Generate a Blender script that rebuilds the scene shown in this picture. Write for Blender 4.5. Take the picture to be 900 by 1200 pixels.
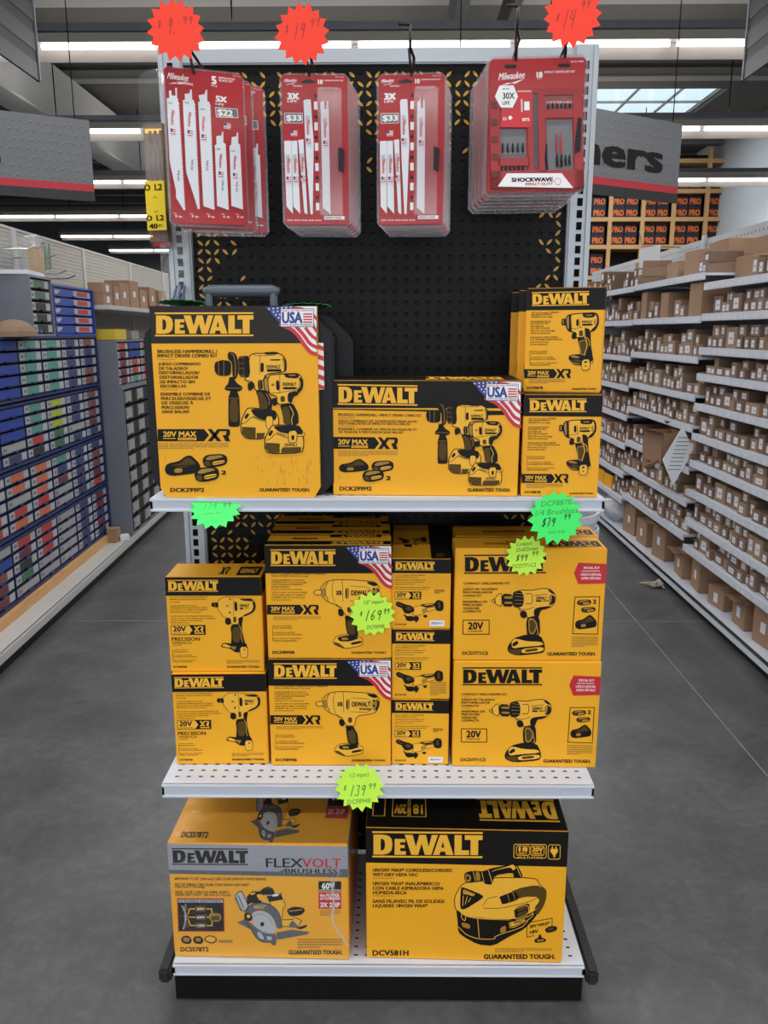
import bpy, bmesh, math, random
import numpy as np
from mathutils import Vector, Matrix
from mathutils.geometry import tessellate_polygon

random.seed(11)
PI = math.pi
SC = bpy.context.scene
COL = SC.collection
for o in list(bpy.data.objects):
    bpy.data.objects.remove(o, do_unlink=True)

# ---------------------------------------------------------------- camera
YAW, PITCH, ROLL, FPX, CAMZ = 0.0091, 0.2206, 0.0021, 943.0, 1.472
fw = Vector((-math.sin(YAW)*math.cos(PITCH), math.cos(YAW)*math.cos(PITCH), -math.sin(PITCH)))
rt = Vector((math.cos(YAW), math.sin(YAW), 0))
dn = fw.cross(rt)
r2 = rt*math.cos(ROLL) + dn*math.sin(ROLL)
d2 = dn*math.cos(ROLL) - rt*math.sin(ROLL)
cam_data = bpy.data.cameras.new('camera')
cam = bpy.data.objects.new('camera', cam_data)
COL.objects.link(cam)
m = Matrix.Identity(4)
for i in range(3):
    m[i][0], m[i][1], m[i][2] = r2[i], -d2[i], -fw[i]
m[2][3] = CAMZ
cam.matrix_world = m
cam_data.sensor_width = 36
cam_data.lens = 36*FPX/1200
cam_data.clip_start = 0.02
cam_data.clip_end = 200
SC.camera = cam

# ---------------------------------------------------------------- world, lights, exposure
SC.view_settings.view_transform = 'Standard'
SC.view_settings.look = 'None'
SC.view_settings.gamma = 1
SC.view_settings.use_curve_mapping = False
SC.view_settings.exposure = 0.1
wd = bpy.data.worlds.new('daylight'); SC.world = wd
wd.use_nodes = True
bg = wd.node_tree.nodes['Background']
bg.inputs[0].default_value = (0.86, 0.94, 1.0, 1)
bg.inputs[1].default_value = 1.7
LAMP_Z = 3.62
LAMP_ROWS = [22.6, 19.36, 16.1, 12.55, 9.5, 6.83, 3.9, 1.1, -1.7, -4.4]
LAMP_W = 165.0
for ly in LAMP_ROWS:
    ld = bpy.data.lights.new('strip_light', 'AREA')
    ld.shape = 'RECTANGLE'; ld.size = 15.0; ld.size_y = 0.10
    ld.energy = LAMP_W
    ld.color = (1.0, 0.98, 0.96)
    lo = bpy.data.objects.new('strip_light', ld); COL.objects.link(lo)
    lo.location = (0, ly, LAMP_Z-0.12)
    lu = ld.copy(); lu.energy = LAMP_W*.24; lu.size_y = .05; lu.size = 7.6      # uplight added to brighten the ceiling, as spill from the strips
    lo = bpy.data.objects.new('strip_light_spill', lu); COL.objects.link(lo)
    lo.location = (0, ly, LAMP_Z+0.17); lo.rotation_euler = (PI, 0, 0)
# added fill light, unseen behind the camera, to brighten the box fronts
sd = bpy.data.lights.new('added_front_fill', 'AREA'); sd.shape = 'RECTANGLE'
sd.size = 9; sd.size_y = 2.6; sd.energy = 90; sd.color = (0.93, 0.97, 1.0)
so = bpy.data.objects.new('added_front_fill', sd); COL.objects.link(so)
so.location = (0, -6.3, 1.7); so.rotation_euler = (PI/2, 0, 0)
# daylight falling through the skylight
kd = bpy.data.lights.new('skylight_daylight', 'AREA'); kd.shape = 'RECTANGLE'; kd.size = 1.7; kd.size_y = 1.7; kd.energy = 70; kd.color = (.88, .95, 1.0)
ko = bpy.data.objects.new('skylight_daylight', kd); COL.objects.link(ko); ko.location = (3.82, 13.3, 4.75)

# ---------------------------------------------------------------- materials
def lin(c):
    return tuple((v/12.92 if v <= .04045 else ((v+.055)/1.055)**2.4) for v in c)
def hx(s):
    return lin(tuple(int(s[i:i+2], 16)/255 for i in (0, 2, 4)))
def mat(name, col, rough=.6, metal=0., var=.06, scale=8., bump=0., bscale=60., stretch=(1, 1, 1), spec=.5):
    """principled surface whose colour wanders a little with object-space noise"""
    if isinstance(col, str): col = hx(col)
    M = bpy.data.materials.new(name); M.use_nodes = True
    nt = M.node_tree; b = nt.nodes['Principled BSDF']
    b.inputs['Roughness'].default_value = rough
    b.inputs['Metallic'].default_value = metal
    b.inputs['Specular IOR Level'].default_value = spec
    tc = nt.nodes.new('ShaderNodeTexCoord'); mp = nt.nodes.new('ShaderNodeMapping')
    mp.inputs['Scale'].default_value = stretch
    nt.links.new(tc.outputs['Object'], mp.inputs[0])
    n = nt.nodes.new('ShaderNodeTexNoise'); n.inputs['Scale'].default_value = scale
    n.inputs['Detail'].default_value = 3
    nt.links.new(mp.outputs[0], n.inputs['Vector'])
    mx = nt.nodes.new('ShaderNodeMix'); mx.data_type = 'RGBA'
    mx.inputs['A'].default_value = (*[c*(1-var) for c in col], 1)
    mx.inputs['B'].default_value = (*[min(1, c*(1+var)) for c in col], 1)
    nt.links.new(n.outputs['Fac'], mx.inputs['Factor'])
    nt.links.new(mx.outputs['Result'], b.inputs['Base Color'])
    if bump:
        n2 = nt.nodes.new('ShaderNodeTexNoise'); n2.inputs['Scale'].default_value = bscale
        nt.links.new(mp.outputs[0], n2.inputs['Vector'])
        bp = nt.nodes.new('ShaderNodeBump'); bp.inputs['Strength'].default_value = bump
        bp.inputs['Distance'].default_value = .01
        nt.links.new(n2.outputs['Fac'], bp.inputs['Height'])
        nt.links.new(bp.outputs[0], b.inputs['Normal'])
    return M
def clear_mat(name, tint=(1, 1, 1), gloss=.09, milk=.01, rough=.12, bump=0.):
    """thin clear plastic: see-through, with a sheen and a little milkiness"""
    M = bpy.data.materials.new(name); M.use_nodes = True
    nt = M.node_tree; nt.nodes.remove(nt.nodes['Principled BSDF'])
    out = nt.nodes['Material Output']
    t = nt.nodes.new('ShaderNodeBsdfTransparent'); t.inputs[0].default_value = (*tint, 1)
    g = nt.nodes.new('ShaderNodeBsdfGlossy'); g.inputs['Roughness'].default_value = rough
    d = nt.nodes.new('ShaderNodeBsdfDiffuse'); d.inputs[0].default_value = (.8, .8, .84, 1)
    lw = nt.nodes.new('ShaderNodeLayerWeight'); lw.inputs['Blend'].default_value = .5
    pw = nt.nodes.new('ShaderNodeMath'); pw.operation = 'POWER'; pw.inputs[1].default_value = 3.5
    ma = nt.nodes.new('ShaderNodeMath'); ma.operation = 'MULTIPLY_ADD'; ma.inputs[1].default_value = .55; ma.inputs[2].default_value = gloss*.22
    nt.links.new(lw.outputs['Facing'], pw.inputs[0]); nt.links.new(pw.outputs[0], ma.inputs[0])
    m1 = nt.nodes.new('ShaderNodeMixShader'); m2 = nt.nodes.new('ShaderNodeMixShader')
    m1.inputs[0].default_value = milk
    nt.links.new(t.outputs[0], m1.inputs[1]); nt.links.new(d.outputs[0], m1.inputs[2])
    nt.links.new(ma.outputs[0], m2.inputs[0])
    nt.links.new(m1.outputs[0], m2.inputs[1]); nt.links.new(g.outputs[0], m2.inputs[2])
    nt.links.new(m2.outputs[0], out.inputs[0])
    if bump:
        tc = nt.nodes.new('ShaderNodeTexCoord')
        n2 = nt.nodes.new('ShaderNodeTexNoise'); n2.inputs['Scale'].default_value = 22
        n2.inputs['Distortion'].default_value = 1.5
        nt.links.new(tc.outputs['Object'], n2.inputs['Vector'])
        bp = nt.nodes.new('ShaderNodeBump'); bp.inputs['Strength'].default_value = bump
        bp.inputs['Distance'].default_value = .01
        nt.links.new(n2.outputs['Fac'], bp.inputs['Height'])
        nt.links.new(bp.outputs[0], g.inputs['Normal'])
    return M
def emit_mat(name, col, s):
    M = bpy.data.materials.new(name); M.use_nodes = True
    b = M.node_tree.nodes['Principled BSDF']
    b.inputs['Base Color'].default_value = (*col, 1)
    b.inputs['Emission Color'].default_value = (*col, 1)
    b.inputs['Emission Strength'].default_value = s
    return M

YEL = mat('carton_yellow', 'efac26', .5, spec=.25, var=.05, scale=14, bump=.05, bscale=220, stretch=(1, 1, .25))
YEP = mat('ink_yellow', 'f0b53a', .5, spec=.25, var=.02)
BLK = mat('ink_black', '171513', .5, var=.12, scale=20, spec=.18)
OLV = mat('ink_halftone', '544015', .55, var=.25, scale=60, spec=.2)
OLB = mat('ink_mid_halftone', 'a27a22', .5, var=.2, scale=60)
RED = mat('ink_red', 'c4202c', .45, var=.05)
WHT = mat('ink_white', 'ececec', .45, var=.03)
BLU = mat('ink_blue', '22378c', .45, var=.05)
GRY = mat('ink_grey', '5a6068', .45, var=.06)
LGR = mat('ink_light_grey', 'b6bac2', .4, var=.04)
SIL = mat('ink_silver', '989ba6', .38, var=.04)
ORG = mat('ink_orange', 'e0691c', .5, var=.05)
INK = {'Y': YEP, 'K': BLK, 'G': OLV, 'g': OLB, 'R': RED, 'W': WHT, 'B': BLU, 'S': GRY, 'L': LGR, 'C': YEL, 'V': SIL, 'O': ORG}
PEN = mat('pen_ink', '17301a', .5); PENL = mat('pen_faint_ink', '3a8a3a', .5); PENR = mat('pen_on_red', 'b8281a', .5)
CASE = mat('tool_case_plastic', '1a1c1f', .5, spec=.25, bump=.1, bscale=300)
HANDLE = mat('case_handle_plastic', '4a545f', .42)
WSTEEL = mat('white_powder_steel', 'c5ccd8', .38, var=.03, scale=5)
GSTEEL = mat('grey_upright_steel', 'a9b0b8', .38, metal=.2, var=.05)
SLOT = mat('slot_dark', '0b0b0c', .8, spec=.1)
KICK = mat('kick_black', '0f0f10', .55, bump=.1, spec=.2)
RUBBER = mat('bumper_rubber', '1d1d1f', .6, bump=.2, bscale=90)
DARKMET = mat('dark_hook_steel', '3a2d30', .3, metal=.6)
CLEAR = clear_mat('clear_blister')
RIM = clear_mat('blister_rim', (.97, .90, .93), gloss=.3, milk=.12, rough=.2)
WRAP = clear_mat('shrink_wrap_film', gloss=.12, milk=.035, rough=.18, bump=.8)
REDC = mat('card_red', 'ac0f1c', .45, var=.04, spec=.25)
REDP = mat('red_plastic', '9c101a', .35, var=.06)
BLADE = mat('white_painted_blade', 'dcdfe6', .35, var=.03)
STEEL = mat('bare_steel', '8b8f96', .3, metal=.8)
NEONR = mat('neon_red_card', 'ff3a1e', .6, var=.02)
NEONG = mat('neon_green_card', '3cf06a', .6, var=.02)
NEONY = mat('neon_lime_card', 'c6fb4a', .6, var=.02)
CARD = mat('brown_cardboard', '97785f', .75, var=.10, scale=9, bump=.05)
CARDD = mat('brown_cardboard_inside', '7a5a40', .8, var=.1)
PAPER = mat('paper_label', 'd4d7de', .6, var=.05)
TIMBER = mat('pale_timber', 'c79a66', .7, var=.16, scale=5, stretch=(1, 1, 6))


# ---------------------------------------------------------------- mesh helpers
class MB:
    def __init__(s): s.v = []; s.f = []; s.m = []
    def quad(s, pts, m=0):
        b = len(s.v); s.v += [tuple(p) for p in pts]; s.f.append(tuple(range(b, b+len(pts)))); s.m.append(m)
    def box(s, x0, x1, y0, y1, z0, z1, m=0, R=None):
        b = len(s.v)
        P = [(x0, y0, z0), (x1, y0, z0), (x1, y1, z0), (x0, y1, z0), (x0, y0, z1), (x1, y0, z1), (x1, y1, z1), (x0, y1, z1)]
        s.v += [tuple(R @ Vector(p)) for p in P] if R is not None else P
        for f in ((3, 2, 1, 0), (4, 5, 6, 7), (0, 1, 5, 4), (1, 2, 6, 5), (2, 3, 7, 6), (3, 0, 4, 7)):
            s.f.append(tuple(b+i for i in f)); s.m.append(m)
    def prism(s, pts, ax, a0, a1, m=0):
        """polygon pts (2-D, any orientation) extruded along axis ax from a0 to a1"""
        def P(p, a):
            return {0: (a, p[0], p[1]), 1: (p[0], a, p[1]), 2: (p[0], p[1], a)}[ax]
        n = len(pts); b = len(s.v)
        s.v += [P(p, a0) for p in pts] + [P(p, a1) for p in pts]
        s.f.append(tuple(b+i for i in range(n))); s.m.append(m)
        s.f.append(tuple(b+n+i for i in reversed(range(n)))); s.m.append(m)
        for i in range(n):
            j = (i+1) % n
            s.f.append((b+i, b+j, b+n+j, b+n+i)); s.m.append(m)
    def tube(s, path, r, seg=8, m=0):
        path = [Vector(p) for p in path]; rings = []
        for i, p in enumerate(path):
            t = (path[min(i+1, len(path)-1)] - path[max(i-1, 0)]).normalized()
            a = t.cross(Vector((0, 0, 1)))
            if a.length < .05: a = t.cross(Vector((1, 0, 0)))
            a.normalize(); c = t.cross(a)
            b = len(s.v); rr = r[i] if isinstance(r, (list, tuple)) else r
            for k in range(seg):
                q = p + (a*math.cos(2*PI*k/seg) + c*math.sin(2*PI*k/seg))*rr
                s.v.append(tuple(q))
            rings.append(b)
        for r0, r1 in zip(rings, rings[1:]):
            for k in range(seg):
                s.f.append((r0+k, r0+(k+1) % seg, r1+(k+1) % seg, r1+k)); s.m.append(m)
        s.f.append(tuple(rings[0]+k for k in reversed(range(seg)))); s.m.append(m)
        s.f.append(tuple(rings[-1]+k for k in range(seg))); s.m.append(m)
    def build(s, name, mats, parent=None, loc=(0, 0, 0), rz=0, bevel=0, smooth=False, bseg=2):
        me = bpy.data.meshes.new(name); me.from_pydata(s.v, [], s.f)
        mats = mats if isinstance(mats, (list, tuple)) else [mats]
        for M in mats: me.materials.append(M)
        me.polygons.foreach_set('material_index', s.m)
        bm = bmesh.new(); bm.from_mesh(me)
        if bevel:
            bmesh.ops.recalc_face_normals(bm, faces=bm.faces)
            eg = [e for e in bm.edges if len(e.link_faces) == 2 and abs(e.calc_face_angle(0)) > .3]
            bmesh.ops.bevel(bm, geom=eg, offset=bevel, segments=bseg, affect='EDGES', clamp_overlap=True)
        bmesh.ops.recalc_face_normals(bm, faces=bm.faces)
        bm.to_mesh(me); bm.free()
        if smooth:
            for p in me.polygons: p.use_smooth = True
        me.update()
        o = bpy.data.objects.new(name, me); COL.objects.link(o)
        o.parent = parent; o.location = loc; o.rotation_euler = (0, 0, rz)
        return o
def empty(name, loc, rz=0):
    o = bpy.data.objects.new(name, None); COL.objects.link(o)
    o.location = loc; o.rotation_euler = (0, 0, rz); o.empty_display_size = .05
    return o
def tag(o, label=None, cat=None, group=None, kind=None):
    if label: o['label'] = label
    if cat: o['category'] = cat
    if group: o['group'] = group
    if kind: o['kind'] = kind
    return o
def copy_tree(o, parent=None):
    c = o.copy(); COL.objects.link(c)
    if parent: c.parent = parent
    for ch in list(o.children): copy_tree(ch, c)
    return c

# ---------------------------------------------------------------- printing on faces
_glyphs = {}
def glyphs(txt, bold, res=2):
    k = (txt, bold)
    if k not in _glyphs:
        cu = bpy.data.curves.new('t', 'FONT'); cu.body = txt; cu.size = 1; cu.offset = bold; cu.resolution_u = res
        o = bpy.data.objects.new('t', cu); COL.objects.link(o)
        dg = bpy.context.evaluated_depsgraph_get(); me = bpy.data.meshes.new_from_object(o.evaluated_get(dg))
        V = [(v.co.x, v.co.y) for v in me.vertices]; Fc = [tuple(p.vertices) for p in me.polygons]
        bpy.data.objects.remove(o); bpy.data.curves.remove(cu); bpy.data.meshes.remove(me)
        _glyphs[k] = (V, Fc)
    return _glyphs[k]
def chaikin(pts, closed=True):
    out = []; n = len(pts)
    for i in range(n if closed else n-1):
        a, b = pts[i], pts[(i+1) % n]
        out += [(.8*a[0]+.2*b[0], .8*a[1]+.2*b[1]), (.2*a[0]+.8*b[0], .2*a[1]+.8*b[1])]
    return out if closed else [pts[0]] + out + [pts[-1]]
class Face:
    """a flat face: quad of four layout corners (tl, tr, br, bl) -> origin + s*U + t*V, N outwards"""
    def __init__(s, quad, O, U, V, N):
        s.O, s.U, s.V, s.N = Vector(O), Vector(U), Vector(V), Vector(N).normalized()
        A = []; B = []
        for (x, y), (u, v) in zip(quad, ((0, 0), (1, 0), (1, 1), (0, 1))):
            A.append([x, y, 1, 0, 0, 0, -u*x, -u*y]); B.append(u)
            A.append([0, 0, 0, x, y, 1, -v*x, -v*y]); B.append(v)
        s.h = np.linalg.solve(np.array(A, float), np.array(B, float))
    def uv(s, x, y):
        h = s.h; w = h[6]*x + h[7]*y + 1
        return (h[0]*x + h[1]*y + h[2])/w, (h[3]*x + h[4]*y + h[5])/w
    def pt(s, x, y, off=0):
        u, v = s.uv(x, y)
        return s.O + s.U*u + s.V*v + s.N*off
LAYER = .00014
STROKES = {'0': [[(5, 0), (1, 3), (0, 8), (2, 13), (5, 14), (8, 12), (9, 7), (8, 2), (5, 0)]], '1': [[(6, 0), (4, 14)]], '2': [[(1, 3), (4, 0), (8, 2), (7, 6), (1, 13), (9, 13)]],
 '3': [[(1, 1), (6, 0), (8, 3), (4, 6), (8, 9), (6, 14), (0, 13)]], '4': [[(2, 0), (1, 7), (8, 7)], [(8, 0), (7, 14)]], '5': [[(8, 0), (2, 0), (1, 6), (6, 5), (8, 9), (5, 14), (0, 13)]],
 '6': [[(7, 0), (3, 4), (1, 10), (4, 14), (8, 11), (6, 7), (2, 9)]], '7': [[(0, 0), (8, 0), (4, 14)]], '8': [[(5, 0), (2, 3), (8, 10), (5, 14), (1, 11), (8, 3), (5, 0)]],
 '9': [[(8, 3), (4, 0), (1, 4), (4, 7), (8, 4), (8, 1), (7, 8), (6, 14)]], '$': [[(8, 2), (3, 2), (2, 6), (8, 8), (7, 12), (1, 12)], [(6, 0), (4, 14)]], '.': [[(4, 13), (5, 14)]]}
class Print:
    """flat ink on a face; coordinates are in the layout frame of the face after the affine tr"""
    def __init__(s, face, base=3):
        s.face = face; s.base = base; s.mb = MB(); s.mats = []; s.sets = {None: (s.mb, s.mats)}; s.cur = None; s.tr = lambda x, y: (x, y)
    def to(s, name):
        """send what follows to a part of its own"""
        old = s.cur; s.cur = name; s.mb, s.mats = s.sets.setdefault(name, (MB(), [])); return old
    def hand(s, c, txt, x, y, w, h, wd=3.2, L=1):
        """pen strokes for digits"""
        n = len(txt); cw = w/n
        for i, ch in enumerate(txt):
            for pl in STROKES[ch]:
                s.stroke(c, [(x+i*cw+(a/10*cw*.85)+(14-b)/14*h*.18, y+b/14*h-(x+i*cw+a/10*cw)*.06) for a, b in pl], wd, L, sm=len(pl) > 2)
    def frame(s, ox=0, oy=0, sx=1., sy=None, dx=0, dy=0):
        """layout = o + (p - d)/s"""
        sy = sy or sx
        s.tr = lambda x, y: (ox + (x-dx)/sx, oy + (y-dy)/sy); return s
    def fit(s, src, dst):
        a = (dst[2]-dst[0])/(src[2]-src[0]); b = (dst[3]-dst[1])/(src[3]-src[1])
        s.tr = lambda x, y: (dst[0]+(x-src[0])*a, dst[1]+(y-src[1])*b); return s
    def mi(s, c):
        M = INK[c] if isinstance(c, str) else c
        if M not in s.mats: s.mats.append(M)
        return s.mats.index(M)
    def P(s, p, L): return s.face.pt(*s.tr(*p), off=(s.base+L)*LAYER)
    def poly(s, c, pts, L=1, sm=False, holes=()):
        if sm: pts = chaikin(pts)
        k = s.mi(c); loops = [[Vector((p[0], p[1], 0)) for p in q] for q in (pts, *holes)]
        allp = [p for q in (pts, *holes) for p in q]
        b = len(s.mb.v); s.mb.v += [tuple(s.P(p, L)) for p in allp]
        for t in tessellate_polygon(loops):
            s.mb.f.append(tuple(b+i for i in t)); s.mb.m.append(k)
    def rect(s, c, x0, y0, x1, y1, L=1): s.poly(c, [(x0, y0), (x1, y0), (x1, y1), (x0, y1)], L)
    def stroke(s, c, pts, w, L=1, closed=False, sm=False):
        if sm: pts = chaikin(pts, closed)
        pts = [p for i, p in enumerate(pts) if i == 0 or math.dist(p, pts[i-1]) > 1e-6]
        if closed and len(pts) > 2 and math.dist(pts[0], pts[-1]) < 1e-6: pts = pts[:-1]
        n = len(pts)
        if n < 2: return
        D = []
        for i in range(n if closed else n-1):
            a, b = pts[i], pts[(i+1) % n]; l = math.dist(a, b); D.append(((b[0]-a[0])/l, (b[1]-a[1])/l))
        k = s.mi(c); base = len(s.mb.v)
        for i in range(n):                      # one mitred ribbon, so nothing overlaps itself
            if closed: d0, d1 = D[i-1], D[i]
            else: d0, d1 = D[max(i-1, 0)], D[min(i, n-2)]
            tx, ty = d0[0]+d1[0], d0[1]+d1[1]; tl = math.hypot(tx, ty)
            if tl < 1e-3: tx, ty = d1; tl = 1
            nx, ny = -ty/tl, tx/tl
            sc = min(1/max(.35, nx*-d1[1]+ny*d1[0]), 2.2)*w/2
            p = pts[i]
            if not closed and i in (0, n-1):
                e = (-.3 if i == 0 else .3)*w; p = (p[0]+D[0 if i == 0 else -1][0]*e, p[1]+D[0 if i == 0 else -1][1]*e)
            s.mb.v += [tuple(s.P((p[0]+nx*sc, p[1]+ny*sc), L)), tuple(s.P((p[0]-nx*sc, p[1]-ny*sc), L))]
        for i in range(n if closed else n-1):
            a, b = base+2*i, base+2*((i+1) % n)
            s.mb.f.append((a, b, b+1, a+1)); s.mb.m.append(k)
    def text(s, c, txt, x, y, w, h, L=1, bold=.018, shear=0, rot=0, wmax=False):
        """text filling the box from (x, y) top-left, w wide and h tall (caps)"""
        V, Fc = glyphs(txt, min(bold, 0))
        if not V: return
        x0 = min(v[0] for v in V); x1 = max(v[0] for v in V)
        CH = glyphs('H', min(bold, 0))[0]; y1 = max(v[1] for v in CH); y0 = min(v[1] for v in CH)
        sy = h/(y1-y0); sx = w/(x1-x0) if w else sy*1.1
        k = s.mi(c); cr, sr = math.cos(rot), math.sin(rot)
        d = max(bold, 0)*.85; e = d*.6
        offs = [(0, 0)] if d == 0 else ([(-d, 0), (d, 0)] if d < .028 else [(-d, -e), (d, -e), (d, e), (-d, e)])
        for io, (ox_, oy_) in enumerate(offs):
            b = len(s.mb.v)
            for vx, vy in V:
                px = (vx-x0)*sx*(1-2*d/(x1-x0)) + (d+ox_)*sx; py = (y1-vy)*sy + oy_*sy
                px += shear*(h-py)
                s.mb.v.append(tuple(s.P((x+px*cr-py*sr, y+px*sr+py*cr), L+io*.12)))
            for f in Fc:
                s.mb.f.append(tuple(b+i for i in f)); s.mb.m.append(k)
    def lines(s, c, rows, L=1, bold=.02):
        for t, x, y, w, h in rows: s.text(c, t, x, y, w, h, L, bold)
    def logo(s, c, x, y, w, h, L=1, bars=True, tm=True):
        def q(*a): return [(x+a[i]*w/862, y+a[i+1]*h/217) for i in range(0, len(a), 2)]
        if bars:
            s.poly(c, q(0, 0, 862, 0, 862, 15, 0, 15), L); s.poly(c, q(0, 202, 862, 202, 862, 217, 0, 217), L)
        s.poly(c, q(10, 27, 85, 27, 125, 35, 150, 60, 158, 108, 150, 158, 125, 184, 85, 193, 10, 193), L,
               holes=[q(66, 62, 84, 64, 97, 82, 100, 110, 97, 140, 84, 157, 66, 158)])
        s.poly(c, q(174, 62, 258, 62, 258, 90, 218, 90, 218, 112, 252, 112, 252, 138, 218, 138, 218, 163, 262, 163, 262, 193, 174, 193), L)
        s.poly(c, q(252, 27, 314, 27, 340, 125, 366, 27, 418, 27, 440, 125, 464, 27, 512, 27, 460, 193, 410, 193, 384, 100, 358, 193, 304, 193), L)
        s.poly(c, q(474, 193, 527, 27, 582, 27, 635, 193, 576, 193, 568, 165, 532, 165, 524, 193), L, holes=[q(551, 78, 539, 132, 562, 132)])
        s.poly(c, q(642, 27, 698, 27, 698, 153, 757, 153, 757, 193, 642, 193), L)
        s.poly(c, q(722, 27, 862, 27, 862, 66, 828, 66, 828, 193, 768, 193, 768, 66, 722, 66), L)
    def art(s, txt, L0=0):
        """one shape per line: colour[*outline][@layer] or -colour:width for a stroke; then points"""
        for ln in txt.strip().splitlines():
            ln = ln.split('#')[0].split()
            if not ln: continue
            hd, P = ln[0], [tuple(float(v) for v in p.split(',')) for p in ln[1:]]
            L = 2
            if '@' in hd: hd, l = hd.split('@'); L = float(l)
            L += L0
            if hd[0] == '-':
                c, w = hd[1:].split(':'); s.stroke(c, P, float(w), L, sm=len(P) > 2)
            else:
                ow = 0
                if '*' in hd: hd, ow = hd.split('*'); ow = float(ow)
                sharp = hd.endswith('!'); c = hd.rstrip('!')
                s.poly(c, P, L, sm=not sharp and len(P) > 3)
                if ow: s.stroke('K', chaikin(P) if not sharp and len(P) > 3 else P, ow, L+.4, closed=True)
    def build(s, name, parent):
        o = None
        for nm, (mb, mats) in s.sets.items():
            if not mb.f: continue
            nm = nm or name
            me = bpy.data.meshes.new(nm); me.from_pydata(mb.v, [], mb.f)
            for M in mats: me.materials.append(M)
            me.polygons.foreach_set('material_index', mb.m); me.update()
            o = bpy.data.objects.new(nm, me); COL.objects.link(o); o.parent = parent
        return o
def flag(pr, x, y, w, h):
    def q(*a): return [(x+a[i]*w/177, y+a[i+1]*h/168) for i in range(0, len(a), 2)]
    k = w/177
    pr.poly('W', q(60, 0, 177, 0, 177, 168, 160, 160, 140, 138, 118, 100, 95, 78, 50, 58), 1)
    for band, wd in ((((52, 62), (92, 80), (116, 104), (138, 138), (158, 160), (177, 166)), 13), (((108, 72), (132, 98), (154, 130), (177, 142)), 12),
                     (((140, 76), (158, 100), (177, 114)), 11), (((165, 62), (170, 76), (177, 86)), 10), (((95, 4), (130, 8), (160, 22), (177, 44)), 9)):
        pr.stroke('R', [(x+a*k, y+b*h/168) for a, b in band], wd*k, 2, sm=True)
    pr.poly('B', q(0, 2, 102, 0, 96, 20, 70, 50, 50, 58, 32, 40, 14, 16), 3)
    for sx_, sy_ in ((12, 9), (27, 7), (42, 6), (57, 5), (72, 4), (88, 3), (28, 19), (42, 17), (36, 29), (46, 39), (50, 28)):
        st = []
        for i in range(10):
            r = (4.2 if i % 2 == 0 else 1.8); a = i*PI/5 - PI/2
            st += [sx_+r*math.cos(a), sy_+r*math.sin(a)]
        pr.poly('W', q(*st), 4)
    pr.poly('B', q(52, 7, 168, 7, 168, 71, 52, 71), 5)
    pr.poly('W', q(54, 9, 166, 9, 166, 69, 54, 69), 6)
    pr.text('R', 'MADE IN THE', x+57*k, y+11*h/168, 62*k, 7*h/168, 7, .02)
    for i in range(6): pr.poly('B', q(124+i*7, 12, 128+i*7, 12, 128+i*7, 16, 124+i*7, 16), 7)
    pr.text('B', 'USA', x+57*k, y+21*h/168, 72*k, 36*h/168, 7, .05)
    for i in range(4): pr.poly('R', q(131, 24+i*9.4, 163, 24+i*9.4, 163, 29+i*9.4, 131, 29+i*9.4), 7)
    pr.text('B', 'WITH GLOBAL MATERIALS', x+57*k, y+60.5*h/168, 106*k, 6*h/168, 7, .03)
def xr(pr, x, y, w, h, c='K', L=2):
    """the slanted letters X and R"""
    def q(*a): return [(x+a[i]*w/100, y+a[i+1]*h/100) for i in range(0, len(a), 2)]
    pr.poly(c, q(0, 0, 18, 0, 62, 100, 42, 100), L)
    pr.poly(c, q(44, 0, 62, 0, 20, 100, 0, 100), L)
    pr.poly(c, q(56, 16, 62, 0, 94, 0, 100, 12, 100, 44, 92, 60, 100, 100, 80, 100, 66, 52, 82, 46, 84, 18), L)
def xr_banner(pr, x, y, w, h):
    """black arrow with 20V MAX and XR: (x, y, w, h) spans to the right end of R"""
    a = x+w*.655; old = pr.to('voltage_badge')
    pr.poly('K', [(x, y), (a, y), (a+w*.07, y+h*.5), (a, y+h), (x, y+h)], 1)
    pr.text('Y', '20V MAX', x+w*.075, y+h*.2, w*.46, h*.42, 2, .035)
    pr.rect('Y', x+w*.075, y+h*.74, x+w*.25, y+h*.8, 2)
    pr.rect('Y', x+w*.28, y+h*.70, x+w*.535, y+h*.92, 2)
    pr.text('K', 'BRUSHLESS', x+w*.30, y+h*.75, w*.215, h*.12, 3, .02)
    pr.stroke('Y', [(a-w*.0, y), (a+w*.07, y+h*.5), (a, y+h)], w*.02, 2)
    xr(pr, a+w*.035, y, w*.31, h, 'K', 3); pr.to(old)
def xr_badge(pr, x, y, w, h):
    """framed 20V | XR badge"""
    old = pr.to('voltage_badge'); pr.rect('K', x, y, x+w, y+h, 1)
    t = h*.06
    pr.poly('Y', [(x+t, y+t), (x+w*.53, y+t), (x+w*.62, y+h*.5), (x+w*.53, y+h-t), (x+t, y+h-t)], 2)
    pr.text('K', '20V', x+w*.06, y+h*.14, w*.38, h*.5, 3, .04)
    pr.text('K', 'LITHIUM ION', x+w*.06, y+h*.76, w*.4, h*.12, 3, .02)
    xr(pr, x+w*.66, y+h*.12, w*.28, h*.58, 'Y', 3)
    pr.rect('Y', x+w*.68, y+h*.78, x+w*.96, y+h*.88, 3); pr.to(old)
def fine(pr, x, y, w, h, n, c='g'):
    """small print nobody can read: broken hair lines of words"""
    r = random.Random(int(x*7+y*13)); old = pr.to('fine_print')
    for i in range(n):
        yy = y + h*(i+.2)/n; xx = x; end = x + w*(1 if i < n-1 else .5)
        while xx < end:
            l = min(r.uniform(.04, .14)*w, end-xx)
            pr.rect(c, xx, yy, xx+l, yy+h/n*.5, 1); xx += l + w*.012
    pr.to(old)
def guaranteed(pr, x, y, w, h):
    old = pr.to('slogan'); pr.text('K', 'GUARANTEED TOUGH.', x, y, w, h, 1, .05); pr.to(old)
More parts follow.
